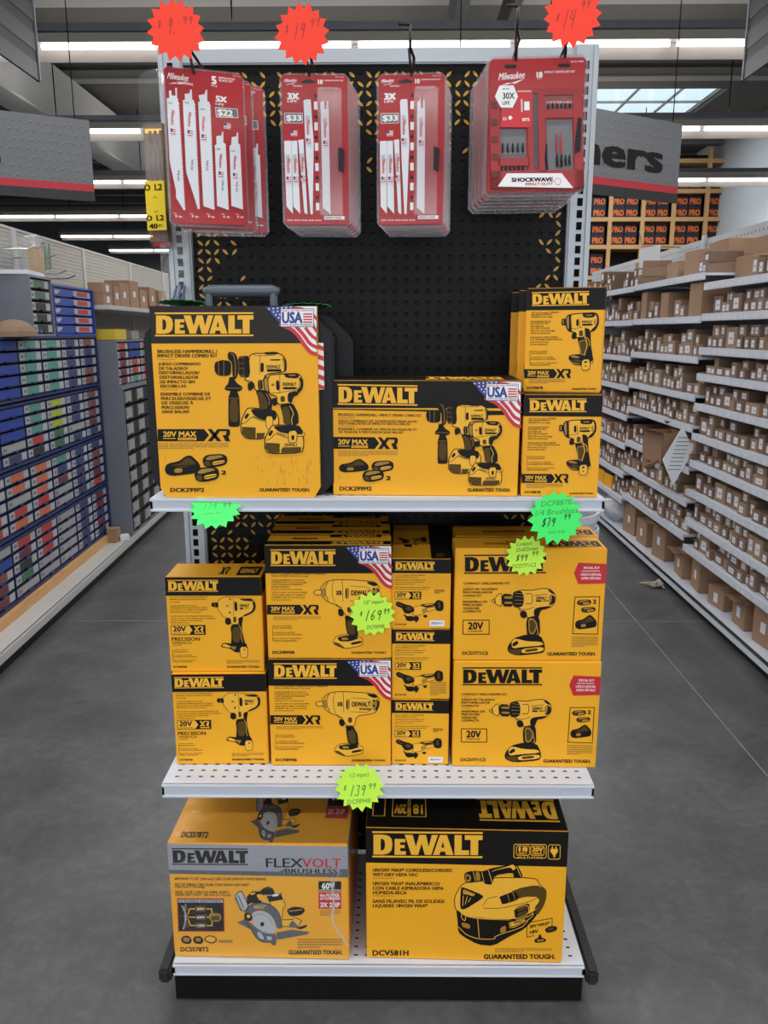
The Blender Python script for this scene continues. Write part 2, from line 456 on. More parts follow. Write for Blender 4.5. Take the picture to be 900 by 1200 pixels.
def model(pr, t, x, y, w, h):
    old = pr.to('model_number'); pr.text('K', t, x, y, w, h, 1, .04); pr.to(old)
BATT = '''
K 0,40 12,12 30,4 78,0 96,14 100,46 92,74 40,92 8,84
g@3 12,38 26,14 70,8 86,18 60,30 30,42
G@3 8,50 30,48 34,82 12,78
Y@4 40,52 88,40 88,60 42,76
-K:5@5 44,64 84,52
'''
CHARGER = '''
K 0,60 8,38 40,28 58,6 74,0 100,40 100,78 60,88 20,94 4,84
G@3 10,48 44,38 60,14 72,12 90,42 50,56
g@4 28,60 50,58 50,78 28,80
-K:4@5 14,50 90,44
'''
# cordless hammer drill (rear) and impact driver (front), layout 6x from (250, 390)
PAIR = '''
Y@1 6,228 14,198 60,180 100,186 104,134 120,122 154,126 172,150 250,148 285,126 345,130 440,124 490,140 520,176 526,230 522,272 640,280 640,400 604,440 606,640 640,690 642,800 622,850 385,852 355,810 352,748 235,748 186,700 186,620 238,518 300,520 300,410 226,344 212,380 190,412 196,640 184,662 112,662 100,640 104,410 80,392 80,372 110,350 110,310 70,306 30,298 10,266
K 12,225 20,200 60,187 75,185 130,195 130,290 75,300 30,290 15,265
-g:3@3 42,196 42,288
-g:3@3 78,188 78,298
K@3 105,140 120,128 150,132 175,165 178,290 160,322 140,310 135,200 108,180
-g:4@4 128,140 148,150 160,210 158,300
G@2 172,160 250,156 255,305 180,305
K@3 184,175 216,172 218,202 186,205
K@3 184,215 216,213 218,240 186,240
K@3 184,250 216,250 218,285 186,288
K@3 216,158 255,156 264,298 224,308
Y*7@2 252,165 285,140 345,140 440,135 485,150 512,185 515,250 500,270 370,285 355,330 330,335 335,390 300,405 285,340 230,330 225,310 258,300
-K:3@4 285,142 300,158 440,152
K@4 358,132 440,128 470,138 440,148 366,148
K@4 400,182 474,180 474,190 400,190
K@4 335,205 358,205 358,270 335,270
-K:3@4 330,150 330,285
K@4 486,165 512,190 518,255 500,268 494,210
g@5 492,180 502,182 504,250 496,252
K@3 245,345 285,340 290,385 255,405 245,385
G@3 318,325 345,325 350,370 320,375
K@2 300,400 345,395 372,400 420,470 412,545 330,540 318,450
G@3 312,410 345,412 382,470 385,532 332,532 322,455
-g:4@4 372,420 400,470 392,500
K@2 115,305 145,305 165,345 210,375 205,395 180,408 85,398 85,375 110,350
K@2 110,400 185,400 192,640 180,656 115,656 108,640
G@3 117,462 178,462 182,622 118,622
-g:3@4 114,455 184,455
-g:3@3 96,382 200,384
Y*7@2 196,620 238,528 262,522 430,536 462,590 462,645 364,742 236,742 198,702
K@3 262,526 430,540 450,580 440,606 360,612 310,590 282,566
K@3 220,586 244,556 258,570 232,606
-K:4@4 202,636 238,622 272,582 350,618 440,606
G!@3 204,656 300,660 300,738 240,738 204,702
G!@3 306,700 366,698 354,740 306,740
g@3 276,572 350,600 346,614 282,590
Y*4@5 372,580 422,580 420,660 400,680 372,655
Y@5 330,668 362,668 356,700 330,700
'''
IMPACT = '''
K@1 315,335 345,330 352,390 320,395
-g:3@2 330,334 334,390
K@1 352,312 385,296 400,425 360,402
Y*7@1 385,292 480,285 520,282 600,280 630,320 630,380 600,420 560,440 550,490 520,500 450,495 450,440 392,425
-K:3@3 470,288 470,420
g@2 360,318 382,306 392,412 366,396
K@3 498,280 590,277 608,300 590,316 510,310
g@4 530,290 580,288 582,296 532,298
K@3 602,300 634,328 634,376 602,424 588,402 612,362
g@4 606,330 618,340 616,370 602,392
K@3 442,330 466,330 468,398 446,398
-K:3@3 388,420 470,415 520,405 590,400
K@3 490,376 590,376 590,392 490,392
K@3 525,415 590,402 602,428 565,445 552,485 525,480
K@3 415,455 450,450 455,500 425,510 412,480
G@3 474,440 505,438 505,480 476,480
K@1 470,495 560,485 600,560 602,645 500,645 488,560
G@3 482,515 535,515 548,640 505,640
-Y:5@4 540,510 568,560 552,600 556,640
'''
IBATT = '''
Y*7@1 366,735 408,654 424,643 600,645 632,690 640,790 624,842 386,847 363,805
K@2 424,648 600,648 630,690 632,712 600,708 520,704 470,694 438,672
K@2 386,706 412,676 426,690 400,728
-K:4@3 372,752 404,742 440,700 520,738 600,722 636,728
g@2 444,690 520,712 516,728 448,706
G!@2 370,768 470,774 470,840 396,843 368,806
G!@2 480,802 622,800 616,838 480,841
Y!@3 482,768 614,764 610,796 482,798
Y*5@4 530,685 592,680 590,762 562,772 530,762
K@5 552,715 572,715 572,745 562,752 552,745
Y*4@3 622,700 640,694 646,716 632,726
'''
# bare impact driver, layout 12x from (660, 360)
BARE = '''
K@1 45,175 60,165 105,170 105,262 55,265 42,250
g@2 60,178 76,178 76,252 60,252
K@1 98,165 130,112 180,105 190,370 130,345 100,280
g@2 110,180 135,125 150,130 150,310 128,320
Y*14@1 165,110 270,98 360,95 530,90 562,160 562,240 520,320 440,370 360,440 285,440 245,440 250,370 165,350
K@3 340,92 500,88 520,110 500,158 350,158
g@4 380,120 480,116 470,132 384,134
K@3 500,90 552,112 568,160 568,250 530,320 500,350 450,360 460,330 520,280 545,220 540,140
K@3 252,180 286,178 286,276 252,276
-K:6@3 300,170 300,300
-K:5@3 170,310 250,315 330,290
K@3 330,246 480,244 480,272 330,272
g@3 500,180 530,180 526,260 500,270
G@3 290,340 340,335 345,420 290,425
K@2 190,375 245,365 255,450 215,465 182,450
K@2 265,440 360,430 360,330 380,300 450,330 455,560 480,700 470,760 300,700 300,600 280,520
g@3 285,490 390,465 410,560 370,690 310,690 300,590
G@4 295,500 380,480 395,560 360,680 320,680 308,590
-Y:9@4 366,330 370,430 430,470 438,560
-Y:8@4 360,430 392,470 408,560 372,640 366,695
K@1 132,735 160,685 300,675 480,700 490,780 330,840 220,835 180,800
g@3 165,700 220,690 300,720 280,735 180,725
g@3 150,745 210,800 300,810 300,820 215,822
G@3 200,745 300,760 330,790 220,790
Y*8@5 325,755 440,745 436,905 318,905
K@6 360,780 400,775 400,800 360,805
K@6 362,840 396,840 378,862
Y*6@4 460,770 490,775 470,812 450,806
'''
# high-torque impact wrench, layout 6.207x from (320, 640)
TORQUE = '''
Y*5@1 342,300 380,262 420,246 500,240 690,252 745,262 772,300 770,350 745,400 700,415 600,428 590,500 540,520 480,430 400,405 350,360
Y*5@3 295,335 305,318 352,316 352,352 308,352
g@2 340,318 365,296 382,310 382,358 365,380 344,350
-K:3@3 400,252 380,300 382,352 402,400
-K:3@3 440,246 428,300 430,360 446,408
-K:3@3 362,296 400,262
-K:3@3 370,350 402,380
-K:3@3 500,244 505,290 505,400
g@3 525,300 552,300 550,380 525,380
K@4 525,305 535,305 535,375 525,375
K@4 678,256 742,262 760,284 730,290 690,272
g@4 720,300 760,305 756,385 720,390
K@5 748,290 770,320 766,360 748,392 740,370 758,340
K@5 722,300 740,304 738,318 722,316
K@5 722,340 740,342 738,356 722,356
-Y:3@5 520,262 560,262 640,278
-K:3@4 560,288 712,298 708,402 556,395
K@4 622,366 706,368 706,384 622,382
-K:3@4 450,420 470,440 500,440
K@3 470,455 505,452 514,500 490,510 472,495
G@3 536,440 568,440 568,480 538,480
K@2 522,505 570,500 612,560 622,660 540,650 524,570
G@3 530,530 568,525 592,565 600,640 545,640
-Y:4@4 585,520 612,570 616,640
K@3 515,508 560,500 566,535 530,545
Y*4@1 432,695 460,648 540,640 640,660 650,690 640,722 520,744 440,712
K@3 462,660 540,644 630,664 560,690 480,690
g@4 490,664 530,660 550,676 500,682
G@3 440,694 470,700 520,736 500,738 442,708
K@4 560,700 640,684 640,700 566,716
'''
# compact wrench, layout 7.5x from (195, 660)
WRENCH = '''
Y*4@1 462,350 500,308 560,300 640,305 770,318 798,350 796,410 770,440 700,470 660,485 640,545 580,545 575,490 520,485 480,430 462,400
K@3 410,360 420,350 470,348 475,395 425,390 410,380
-g:3@4 440,350 444,392
-K:3@3 608,310 605,480
K@3 612,345 638,345 640,425 614,425
K@3 650,318 770,318 780,340 740,338 690,334
K@3 770,335 800,352 800,410 768,445 690,478 690,462 760,432 782,395
K@3 572,312 584,312 584,328 572,328
K@3 564,430 578,430 578,448 564,448
K@3 660,398 690,398 690,412 660,412
-K:3@4 700,405 740,404
G@3 598,480 626,475 626,525 600,528
K@2 528,490 572,488 578,540 550,550 526,535
K@2 640,490 690,470 670,560 690,700 720,735 640,770 570,730 580,640 572,560 610,540 650,545
G@3 585,575 640,560 665,600 655,700 590,705
-Y:4@4 650,550 672,600 664,660 676,700
K@1 478,745 500,705 590,715 720,735 710,780 610,795 560,755
Y@3 490,735 510,712 590,745 540,748
g@4 560,735 620,740 600,772
Y*4@4 650,740 718,742 714,838 650,834
K@5 680,762 698,760 688,778
-K:2@5 684,790 684,810
'''
# small angle grinder, layout 12x from (460, 650)
GRINDER = '''
K@1 62,700 75,670 100,662 200,705 270,720 325,760 320,800 250,835 190,830 165,790 150,755 90,735
G@2 190,760 240,730 290,760 250,800
-g:4@2 90,690 160,730
K@1 165,840 185,842 215,870 290,868 310,880 350,860 385,890 382,920 340,970 330,930 250,945 205,925 200,890
Y*6@1 300,760 330,730 400,725 470,700 500,760 450,830 400,850 330,860 290,840 320,800
K@2 395,705 600,680 615,720 500,750 430,735
g@3 440,710 590,692 594,705 450,725
g@2 420,770 500,745 500,790 460,830 425,815
Y*6@1 480,760 620,735 620,770 490,810
K@2 590,690 640,635 720,660 722,770 690,800 630,795 605,760
G@3 640,680 670,660 680,740 650,770
K@2 440,855 500,850 490,870 510,878 460,892 445,875
'''
# compact drill with battery, layout 5.625x from (560, 670)
DRILL = '''
Y*5@1 255,150 265,120 300,115 360,118 400,108 470,105 510,140 516,180 490,225 440,240 410,235 405,290 380,300 330,300 320,255 270,245
Y*4@2 92,182 115,170 120,200 100,192
Y*4@2 112,172 140,140 160,135 160,222 140,215 116,202
K@2 160,138 235,142 238,225 165,222
g@3 175,155 232,155 232,172 175,170
g@3 178,190 232,192 232,206 178,205
K@3 232,135 255,120 290,122 305,150 305,210 285,228 250,230 234,215
-g:3@4 250,135 300,140
-g:3@4 246,155 304,160
-g:3@4 246,180 304,182
-g:3@4 248,205 302,206
-K:4@3 318,140 362,138 362,205 318,205
-K:3@3 376,150 462,142
K@3 455,112 490,118 506,145 490,140
K@3 480,140 512,160 506,200 480,215 470,210 490,180
g@4 470,150 492,150 484,200 468,200
K@3 384,182 422,182 422,192 384,192
K@3 430,184 466,182 466,188 430,190
K@3 390,230 490,218 460,240 420,245 405,290 375,290 370,250
-K:3@3 268,235 330,245 370,225
K@3 282,255 322,252 326,295 300,302 282,285
K@2 330,295 370,285 410,290 416,420 330,420 322,340
g@3 335,300 370,300 402,345 375,405 340,405
G@4 342,310 370,312 390,345 370,395 348,395
-Y:3@4 395,360 404,400 390,405
K@1 198,490 240,430 330,405 420,415 445,470 448,510 430,532 260,548 205,525
Y@3 225,455 250,432 330,452 425,455 440,478 290,490 232,500
K@4 300,425 340,415 425,430 420,450 330,445
K@4 228,470 262,445 275,465 240,488
G@3 212,500 232,508 285,500 285,540 250,540 212,520
Y*4@4 288,500 440,485 440,520 292,535
G@5 316,505 400,496 400,514 318,524
'''
# circular saw, layout 4.09x from (200, 980)
SAW = '''
S!@1 328,414 364,398 376,420 430,446 410,456
S!@1 515,462 590,448 678,458 668,470 522,497
Y!*3@1 486,300 552,300 562,330 548,350 546,400 600,398 602,386 640,404 622,430 540,432 500,380
L*4@2 318,286 344,262 356,266 384,330 378,352 352,358 342,346
-K:4@3 336,282 362,344
-K:3@3 326,292 352,352
K@2 376,290 388,278 402,262 440,264 452,252 480,238 506,252 512,276 494,282 470,278 440,286 430,300 452,312 436,322 396,318 380,330
Y@3 424,278 452,276 460,300 430,296
Y@3 396,270 420,268 416,276 396,282
K!@2 470,282 546,270 552,302 484,314
-W:2@3 476,284 546,272 552,300
W!@3 500,280 528,276 530,284 502,288
K@2 568,350 600,336 645,339 658,354 640,376 588,384 574,370
-Y:3@3 580,358 640,350
-Y:4@2 600,384 604,404
S@2 366,372 372,350 392,330 420,318 450,316 484,324 512,342 532,368 542,404 544,440 520,444 508,402 490,376 466,360 436,354 408,362 392,384
-K:3@3 366,372 372,350 392,330 420,318 450,316 484,324 512,342 532,368 542,404 544,440
-L:3@3 408,336 440,328 470,332
L@2 396,376 420,360 448,358 478,370 500,394 512,424 512,462 470,470 430,452 406,420
-S:2@3 400,390 424,372 452,370 480,386 500,424
K@3 440,412 454,410 460,420 452,432 440,430
K@3 362,374 380,364 400,376 404,396 388,408 366,400
Y@4 374,376 390,374 392,390 378,392
S@2 360,394 384,408 412,432 440,452 480,466 514,468 520,492 512,522 496,520 490,508 462,510 434,502 408,474 392,440
-K:3@3 360,394 392,440 408,474 434,502 462,510 490,508 496,520 512,522
L@3 422,460 438,458 456,484 452,498 430,484
L@3 466,478 496,482 492,498 474,500
S!@3 578,436 580,418 596,402 614,420 622,438
K!@3 610,438 664,424 666,432 634,446
'''
# wet-dry vac, layout 5.4545x from (500, 1000)
VAC = '''
Y*5@1 172,340 168,280 205,205 240,180 330,175 400,150 600,148 690,155 712,195 755,230 752,290 720,360 700,385 540,420 400,415 240,400 190,370
K@2 228,135 240,115 285,105 345,110 395,90 500,70 520,48 545,55 570,72 608,150 545,150 540,115 420,135 408,195 360,190 340,165 270,185 235,175
g@3 236,130 252,125 272,140 272,170 250,178 236,165
K@4 243,140 256,138 262,150 256,166 244,162
g@3 300,110 325,112 335,165 305,172
-Y:3@3 285,108 300,172
-Y:3@3 340,112 356,180
Y@3 500,78 540,62 560,90 520,110 420,132 400,105
K@4 398,108 520,80 540,100 520,118 420,132
-Y:4@5 350,95 380,90 410,190
-Y:4@5 560,75 590,140
K@2 208,215 225,210 352,262 348,282 240,352 205,352
g@3 222,228 232,222 300,255 292,268 222,245
K@3 205,250 320,290 240,340 215,345
-Y:4@4 225,265 222,330
-Y:4@4 250,270 238,320
-Y:4@4 272,278 258,305
G@3 520,240 600,210 690,195 740,215 758,250 745,320 715,370 690,385 680,340 712,300 700,270 620,270 550,290
K@3 445,275 520,245 540,240 560,238 580,270 570,290 545,300 480,320 460,310
-g:4@4 505,252 520,300
-g:4@4 540,240 556,292
Y@4 440,275 455,272 470,312 462,318
-K:3@3 350,330 380,280 440,270
-K:3@3 355,345 470,345 640,305 715,270
K@2 180,350 240,400 320,415 420,420 540,425 690,360 712,320 712,350 690,400 620,480 520,530 420,590 320,580 230,530 195,500 190,420
-Y:4@3 190,355 245,398 320,410 420,415 545,415 700,345
-Y:4@3 318,412 330,535
-Y:4@3 195,465 250,520 330,545 430,545 430,525 600,470 640,430
-Y:4@3 215,365 215,410 240,430 242,375
g@3 215,435 270,450 270,480 220,465
g@3 465,470 500,455 500,500 462,505
-Y:4@3 520,440 640,400 680,370 660,410 530,480 520,440
K@3 548,345 640,310 652,330 640,400 560,420
-Y:4@4 552,350 640,318 645,385 562,415
G@4 568,350 635,328 635,345 572,370
G@4 570,378 635,352 635,368 574,395
Y@4 530,435 620,412 620,428 530,468
'''

# ================================================================ the setting
FLOORM = mat('polished_concrete', '4d4f50', .36, var=.22, scale=1.1, bump=.03, bscale=12)
nt = FLOORM.node_tree; bs = nt.nodes['Principled BSDF']; old = bs.inputs['Base Color'].links[0].from_socket
tc = nt.nodes.new('ShaderNodeTexCoord')
for sc_, dt, lo, hi, a in ((3.2, 8, .35, .7, .42), (26, 6, .45, .72, .22)):      # cloudy trowel marks and fine wear in the concrete
    n = nt.nodes.new('ShaderNodeTexNoise'); n.inputs['Scale'].default_value = sc_; n.inputs['Detail'].default_value = dt; n.inputs['Roughness'].default_value = .68; n.inputs['Distortion'].default_value = .6
    mr = nt.nodes.new('ShaderNodeMapRange'); mr.inputs['From Min'].default_value = lo; mr.inputs['From Max'].default_value = hi
    mr.inputs['To Min'].default_value = 1-a*.55; mr.inputs['To Max'].default_value = 1+a
    mx = nt.nodes.new('ShaderNodeMix'); mx.data_type = 'RGBA'; mx.blend_type = 'MULTIPLY'; mx.inputs['Factor'].default_value = 1
    nt.links.new(tc.outputs['Object'], n.inputs['Vector']); nt.links.new(n.outputs['Fac'], mr.inputs['Value'])
    nt.links.new(old, mx.inputs['A']); nt.links.new(mr.outputs[0], mx.inputs['B']); old = mx.outputs['Result']
nt.links.new(old, bs.inputs['Base Color'])
JOINT = mat('floor_joint', '7d7f80', .6, var=.3, scale=9)
CEILM = mat('ceiling_deck', '4e4c48', .85, var=.06)
PURLIN = mat('ceiling_purlin', '8f8d88', .7)
WALLM = mat('pale_wall_paint', 'c3c7cc', .8, var=.03, scale=2)
WALLD = mat('grey_wall_paint', '77797c', .8, var=.04, scale=2)
GIRDER = mat('painted_girder', 'c3c3c0', .6, var=.04)
GALV = mat('galvanised_steel', '9aa1aa', .35, metal=.6, var=.12, scale=10)
LAMPW = mat('lamp_white_enamel', 'b9b5aa', .5)
TUBE = emit_mat('fluorescent_tube', (1.0, .93, .98), 5.0)
GLASS = clear_mat('skylight_glass', (.9, .97, 1.0), gloss=.1, milk=.05)

b = MB(); b.box(-14, 14, -8, 25, -.1, 0)
tag(b.build('floor', FLOORM), kind='structure')
b = MB()
b.box(1.273, 1.277, 1.0, 24, 0, .0006); b.box(-14, 14, 3.965, 3.969, 0, .0005); b.box(-14, 14, 9.2, 9.204, 0, .0005)
tag(b.build('trim_1', JOINT), kind='structure')
CZ_ = 4.8
SK = (2.9, 4.75, 12.4, 14.25)
b = MB()
for x0, x1, y0, y1 in ((-14, SK[0], -8, 25), (SK[1], 14, -8, 25), (SK[0], SK[1], -8, SK[2]), (SK[0], SK[1], SK[3], 25)):
    b.box(x0, x1, y0, y1, CZ_, CZ_+.12)
tag(b.build('ceiling', CEILM), kind='structure')
b = MB()
for y in np.arange(-7.7, 25, 1.28):
    if SK[2]-.1 < y < SK[3]+.1: continue
    b.box(-14, 14, y-.05, y+.05, CZ_-.10, CZ_)
    b.box(-14, 14, y-.10, y+.10, CZ_-.12, CZ_-.10)
tag(b.build('trim_2', PURLIN), kind='structure')
w = MB(); w.box(SK[0], SK[1], SK[2], SK[3], CZ_+.04, CZ_+.06)
win = tag(w.build('window_1', GLASS), kind='structure')
w = MB()
for t in (.0, .36, .7, 1.0):
    x = SK[0]+(SK[1]-SK[0])*t; w.box(x-.015, x+.015, SK[2], SK[3], CZ_+.06, CZ_+.085)
for t in (.0, .52, 1.0):
    y = SK[2]+(SK[3]-SK[2])*t; w.box(SK[0], SK[1], y-.015, y+.015, CZ_+.06, CZ_+.09)
w.build('window_frame', PURLIN, win)
b = MB(); b.box(-14, 14, 24.6, 24.8, 0, CZ_)
tag(b.build('wall_back', WALLD), kind='structure')
b = MB(); b.box(-14.2, -14, -8, 24.8, 0, CZ_)
tag(b.build('wall_left', WALLD), kind='structure')
b = MB(); b.box(13.9, 14.1, -8, 24.8, 0, CZ_)
tag(b.build('wall_right', WALLM), kind='structure')
b = MB(); b.box(-14, -5, -8.2, -8, 0, CZ_); b.box(5, 14, -8.2, -8, 0, CZ_); b.box(-5, 5, -8.2, -8, 3.2, CZ_)
tag(b.build('wall_front', WALLD), kind='structure')
# pale return wall on the right beyond the crates
b = MB(); b.box(5.85, 6.05, 12.2, 24.6, 0, CZ_)
tag(b.build('wall_inner', WALLM), kind='structure')
# big painted girder on the left, running with the aisle, and two cross braces over the unit
b = MB(); b.box(-4.3, -4.15, 5.0, 24.5, 4.0, 4.68); b.box(-4.4, -4.05, 5.0, 24.5, 3.97, 4.0)
tag(b.build('trim_3', GIRDER), kind='structure')
b = MB(); b.box(.55, .66, 7.2, 11.6, 4.15, 4.5); b.box(1.05, 1.12, 7.2, 11.6, 4.2, 4.5)
tag(b.build('trim_4', mat('dark_painted_brace', '5f5f5e', .7)), kind='structure')

# ---- fluorescent strips
def strip(y, label, i):
    r = empty('strip_lamp', (0, y, LAMP_Z))
    tag(r, label, 'ceiling light', None)
    L = 7.6 if y > 5 else 6.0
    q = MB(); q.box(-L, L, -.045, .045, .10, .155); q.build('channel', GALV, r)
    q = MB(); q.box(-L, L, -.05, .05, .02, .085, 0); q.build('housing', LAMPW, r)
    q = MB(); q.quad([(-L, .05, .03), (L, .05, .03), (L, .11, -.075), (-L, .11, -.075)]); q.quad([(-L, .115, -.075), (L, .115, -.075), (L, .055, .035), (-L, .055, .035)])
    q.build('reflector', LAMPW, r)
    q = MB()
    x = -L
    while x < L-.2:
        q.tube([(x+.03, -.02, -.005), (x+1.19, -.02, -.005)], .02, 8); x += 1.22
    q.build('tube', TUBE, r, smooth=True)
    q = MB()
    for sx in np.arange(-6.1, 6.2, 2.44):
        q.box(sx-.005, sx+.005, -.005, .005, .155, CZ_-LAMP_Z-.2)
    q.build('hanger_wire', SLOT, r)
    return r
strip(LAMP_ROWS[5], 'nearest long fluorescent strip hanging just above the display panel', 0)
strip(LAMP_ROWS[4], 'second fluorescent strip, running behind the hanging aisle signs', 1)
strip(LAMP_ROWS[3], 'third fluorescent strip, at the height of the red stripe of the signs', 2)
strip(LAMP_ROWS[2], 'fourth fluorescent strip, just over the far end of the shelf rows', 3)
strip(LAMP_ROWS[1], 'fifth fluorescent strip, seen low over the left shelf row', 3)
strip(LAMP_ROWS[0], 'farthest and lowest fluorescent strip, by the back wall', 3)
for y_ in LAMP_ROWS[6:]:
    strip(y_, 'fluorescent strip over the floor in front of the display', 4)['group'] = 'lamps above and behind the photographer'

# ================================================================ the display unit
UX = -.029
YB = 1.93
unit = empty('display_shelf_unit', (UX, 1.75, 0))
tag(unit, 'white steel gondola display unit with black pegboard back and three shelves of yellow boxes', 'shelf unit')
def U(y): return y-1.75
PEG = mat('black_pegboard', '0e0e0f', .5, var=.15, scale=30, spec=.16)
nt = PEG.node_tree; bs = nt.nodes['Principled BSDF']
tc = nt.nodes.new('ShaderNodeTexCoord'); vm = nt.nodes.new('ShaderNodeVectorMath'); vm.operation = 'SCALE'; vm.inputs['Scale'].default_value = 1/.0254
fr = nt.nodes.new('ShaderNodeVectorMath'); fr.operation = 'FRACTION'
sb = nt.nodes.new('ShaderNodeVectorMath'); sb.operation = 'SUBTRACT'; sb.inputs[1].default_value = (.5, 0, .5)
ml = nt.nodes.new('ShaderNodeVectorMath'); ml.operation = 'MULTIPLY'; ml.inputs[1].default_value = (1, 0, 1)
ln = nt.nodes.new('ShaderNodeVectorMath'); ln.operation = 'LENGTH'
mr = nt.nodes.new('ShaderNodeMapRange'); mr.inputs['From Min'].default_value = .12; mr.inputs['From Max'].default_value = .19
bp = nt.nodes.new('ShaderNodeBump'); bp.inputs['Strength'].default_value = 1; bp.inputs['Distance'].default_value = .004
nt.links.new(tc.outputs['Object'], vm.inputs[0]); nt.links.new(vm.outputs[0], fr.inputs[0]); nt.links.new(fr.outputs[0], sb.inputs[0])
nt.links.new(sb.outputs[0], ml.inputs[0]); nt.links.new(ml.outputs[0], ln.inputs[0]); nt.links.new(ln.outputs['Value'], mr.inputs['Value'])
nt.links.new(mr.outputs[0], bp.inputs['Height']); nt.links.new(bp.outputs[0], bs.inputs['Normal'])
q = MB(); q.box(-.43, .43, U(YB), U(YB)+.012, .10, 2.045); q.build('pegboard_panel', PEG, unit)
q = MB(); q.box(-.46, .46, U(YB)+.05, U(YB)+.06, .10, 2.03); q.build('back_cover', KICK, unit)
# printed diamond tread in a ragged border round the panel
rr = random.Random(4); q = MB(); pitch = .0195
for i in range(-21, 22):
    for j in range(0, 99):
        x = i*pitch; z = .13+j*pitch
        if z > 2.035 or abs(x) > .42: continue
        d = min(2.045-z, (.43-abs(x))*1.6 if z < 1.14 or x < 0 else (.43-abs(x))*3, )
        if z < 1.14: d = min(d, (z-.5)*.9 if z > .53 else 1)
        pr_ = 1.0 if d < .07 else max(0, 1-(d-.07)/.16)
        if z < 1.12 and x < 0: pr_ = max(pr_, .9 if x < -.12 else .3)
        if rr.random() > pr_: continue
        a = PI/4 if (i+j) % 2 else -PI/4
        if rr.random() < .12: continue
        a += rr.uniform(-.12, .12); x += rr.uniform(-.0015, .0015)
        l, w_ = .0088, .0032; ca, sa = math.cos(a), math.sin(a)
        pts = []
        for u, v in ((-1, 0), (-.55, .75), (0, 1), (.55, .75), (1, 0), (.55, -.75), (0, -1), (-.55, -.75)):
            pts.append((x+u*l*ca-v*w_*sa, U(YB)-.0006, z+u*l*sa+v*w_*ca))
        q.quad(pts)
q.build('diamond_tread_print', mat('tread_gold', 'b98a1c', .4, var=.3, scale=40), unit)
for sx in (-1, 1):
    xo = sx*.478; xi = sx*.425
    x0, x1 = min(xo, xi), max(xo, xi)
    q = MB(); yf = U(YB)-.018
    q.box(x0, x1, yf, U(YB)+.05, 0.0, 2.075)
    up = q.build('upright', GSTEEL, unit, bevel=.002)
    q = MB()
    q.box(x0+.004, x0+.012, yf-.004, yf, .1, 2.07); q.box(x1-.012, x1-.004, yf-.004, yf, .1, 2.07)
    q.build('rib', GSTEEL, up)
    q = MB(); xc = (x0+x1)/2
    for k in range(76):
        z = .12+k*.0254
        q.box(xc-.006, xc+.006, yf-.0012, yf, z, z+.0165)
    q.build('slot', SLOT, up)
q = MB(); q.box(-.43, .43, U(YB)-.012, U(YB)+.04, 2.04, 2.072); q.build('top_rail', GSTEEL, unit, bevel=.003)
q = MB(); q.box(-.43, .43, U(YB)-.006, U(YB)+.0, 2.045, 2.050); q.build('top_rail_lip', GSTEEL, unit)
def shelf(name, ztop, yf, w2=.457, lip=.030, perf=True):
    q = MB()
    q.box(-w2, w2, U(yf)+.004, U(YB)-.018, ztop-.006, ztop)
    s = q.build(name, WSTEEL, unit)
    q = MB()      # rolled front lip with a groove and end returns
    y = U(yf)
    q.box(-w2, w2, y, y+.006, ztop-lip, ztop); q.box(-w2, w2, y-.003, y+.004, ztop-.006, ztop); q.box(-w2, w2, y-.003, y+.004, ztop-lip, ztop-lip+.005)
    for sx in (-1, 1):
        q.box(min(sx*w2, sx*(w2-.006)), max(sx*w2, sx*(w2-.006)), y, U(YB)-.02, ztop-lip, ztop-.004)
    q.build('front_lip', WSTEEL, s, bevel=.0012)
    if perf:
        q = MB()
        for r in range(12):
            for i in range(-17, 18):
                x = i*.0254; yy = y+.031+r*.0254
                if abs(x) > w2-.01: continue
                q.quad([(x-.0042+.0014*(k in (1, 2)), 0, 0) for k in ()] or [(x-.0042, yy-.0022, ztop+.0004), (x+.0042, yy-.0022, ztop+.0004), (x+.0042, yy+.0022, ztop+.0004), (x-.0042, yy+.0022, ztop+.0004)])
        q.build('perforation', SLOT, s)
    for sx in (-1, 1):
        q = MB(); xx = sx*(w2-.012)
        q.prism([(U(YB)-.018, ztop-.006), (y+.05, ztop-.006), (y+.05, ztop-.028), (U(YB)-.03, ztop-.10), (U(YB)-.018, ztop-.10)], 0, xx-.002, xx+.002)
        q.build('bracket', WSTEEL, s)
    return s
shelf('upper_shelf', 1.145, 1.583, lip=.027)
shelf('middle_shelf', .538, 1.531, lip=.030)
bs_ = shelf('base_deck', .10, 1.521, lip=.027)
q = MB(); q.box(-.457, .457, U(1.532), U(1.547), 0, .073); q.box(-.457, -.442, U(1.547), U(YB), 0, .073); q.box(.442, .457, U(1.547), U(YB), 0, .073)
q.build('kick_plate', KICK, unit)
for sx in (-1, 1):
    q = MB(); a, c = sorted((sx*.459, sx*.486))
    q.box(a, c, U(1.505), U(2.02), .062, .098)
    q.build('side_bumper', RUBBER, unit, bevel=.006)

